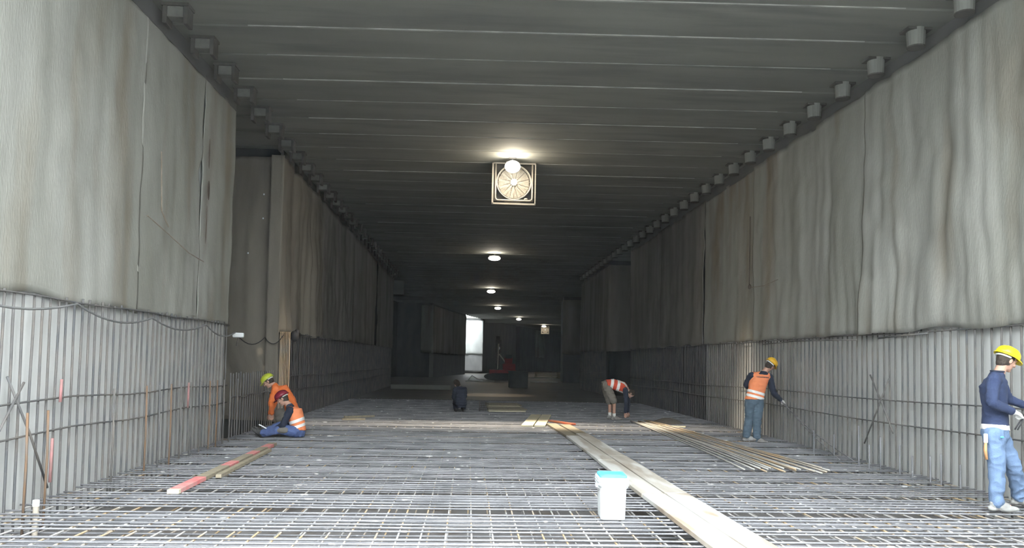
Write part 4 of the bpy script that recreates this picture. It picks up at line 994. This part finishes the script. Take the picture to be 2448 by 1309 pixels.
for i, (e, lb) in enumerate((((6.19, 12.95, 0.012), 'upper of two thin rods held by the standing man in the orange vest'), ((6.36, 12.78, 0.012), 'lower of two thin rods held by the standing man in the orange vest'))):
    h = Vector(j['haR']) + Vector((0.01 - 0.03*i, -0.02, -0.02)); e = Vector(e)
    pts = [h.lerp(e, t) + Vector((0, 0, -0.05 * sin(pi*t) * (1 + 0.5*i))) for t in [q/14 for q in range(15)]]; pts = [h + (h - e).normalized()*0.25] + pts
    o = MB().tube(pts, 0.008, 6).obj('loose_rebar', BAR, smooth=True); tag(o, lb, 'rod')
j = JT['kneel']
for k_ in ('pelvis', 'hipR', 'hipL'): j[k_] = (j[k_][0], j[k_][1], j[k_][2] + 0.06)
for k_ in ('anR', 'anL'): j[k_] = (j[k_][0], j[k_][1], 0.075)
j['knR'] = (-3.62, 15.72, 0.21); j['knL'] = (-3.57, 15.40, 0.16)
kn, J3, B3 = person('person sitting on the mat in orange vest with white bands and maroon hard hat', j, (-0.80, -0.10, -0.55), [(-0.6, 0, 0.5), (-0.6, -0.1, 0.5)],
    DNAVY, JEANB, HRED, vest=ORANGE, vest_bands=[('ring', 0.12, 0.26), ('ring', 0.38, 0.53)], curl=(0.9, 0.9), boot=BOOTB, bulk=0.98)
o = MB().ell((0, 0, 0), (0.13, 0.085, 0.07)).obj('knee_pad', GREYS, smooth=True); o.parent = kn; o.location = J3['knL'].lerp(J3['hipL'], 0.25) + Vector((0, -0.03, 0.0))
t = thing('pincers', 'pale handled pincers held out over the boots by the sitting man', 'pincers', (-3.86, 15.5, 0.17))
for sx in (-1, 1): MB().tube([(0.04, sx*0.012, -0.01), (-0.03, sx*0.02, 0.03), (-0.11, sx*0.015, 0.07)], 0.009, 6).obj('grip', WHITE, t, smooth=True)
MB().ell((0.06, 0, -0.02), (0.03, 0.012, 0.022)).obj('jaws', DSTEEL, t, smooth=True)
j = JT['orange']
orr, J4, B4 = person('person crouching in plain orange top and lime hard hat behind the sitting man', j, (-0.72, -0.08, -0.62), [(-0.9, 0, 0), (-0.9, 0.1, 0)],
    ORANGED, GREYS, HGRN, curl=(0.8, 0.8), bulk=1.05)
j = JT['bend']
be, J5, B5 = person('person in shorts and red vest bending over, dark wall behind', j, (-0.05, 0.0, -1), [(0.98, -0.15, 0), (0.98, 0.1, 0)],
    DNAVY, GREYS, None, vest=VRED, vest_bands=[('ring', 0.14, 0.30), ('ring', 0.48, 0.63), ('long', -0.16, -0.10, 0.5), ('long', 0.10, 0.16, 0.5)], shorts=True, sock=WCLOTH, curl=(0.5, 0.5))
j = JT['dark']
for k_ in ('anR', 'anL'): j[k_] = (j[k_][0], j[k_][1], 0.09)
da, J6, B6 = person('person in dark clothes squatting in the dim middle of the tunnel', j, (-0.3, 0.85, -0.35), [(0.1, 0.95, 0), (-0.1, 0.95, 0)],
    DNAVY, DNAVY, None, curl=(0.6, 0.6), boot=BOOTB)

# ------------------------------------------------------------------ thin haze added to veil the darks, over the whole site (everything stands inside it)
hm = bpy.data.materials.new('veil_air'); hm.use_nodes = True
hn = hm.node_tree.nodes; hn.clear()
ho = hn.new('ShaderNodeOutputMaterial'); hv = hn.new('ShaderNodeVolumeScatter')
hv.inputs['Color'].default_value = (0.88, 0.94, 1.0, 1); hv.inputs['Density'].default_value = 0.00062; hv.inputs['Anisotropy'].default_value = 0.0
hm.node_tree.links.new(hv.outputs[0], ho.inputs['Volume'])
o = MB().box((-20, -26, -1.2), (46, 142, 14)).obj('veil_haze', hm); tag(o, 'thin veiling haze filling the air of the whole tunnel', 'haze', kind='stuff')
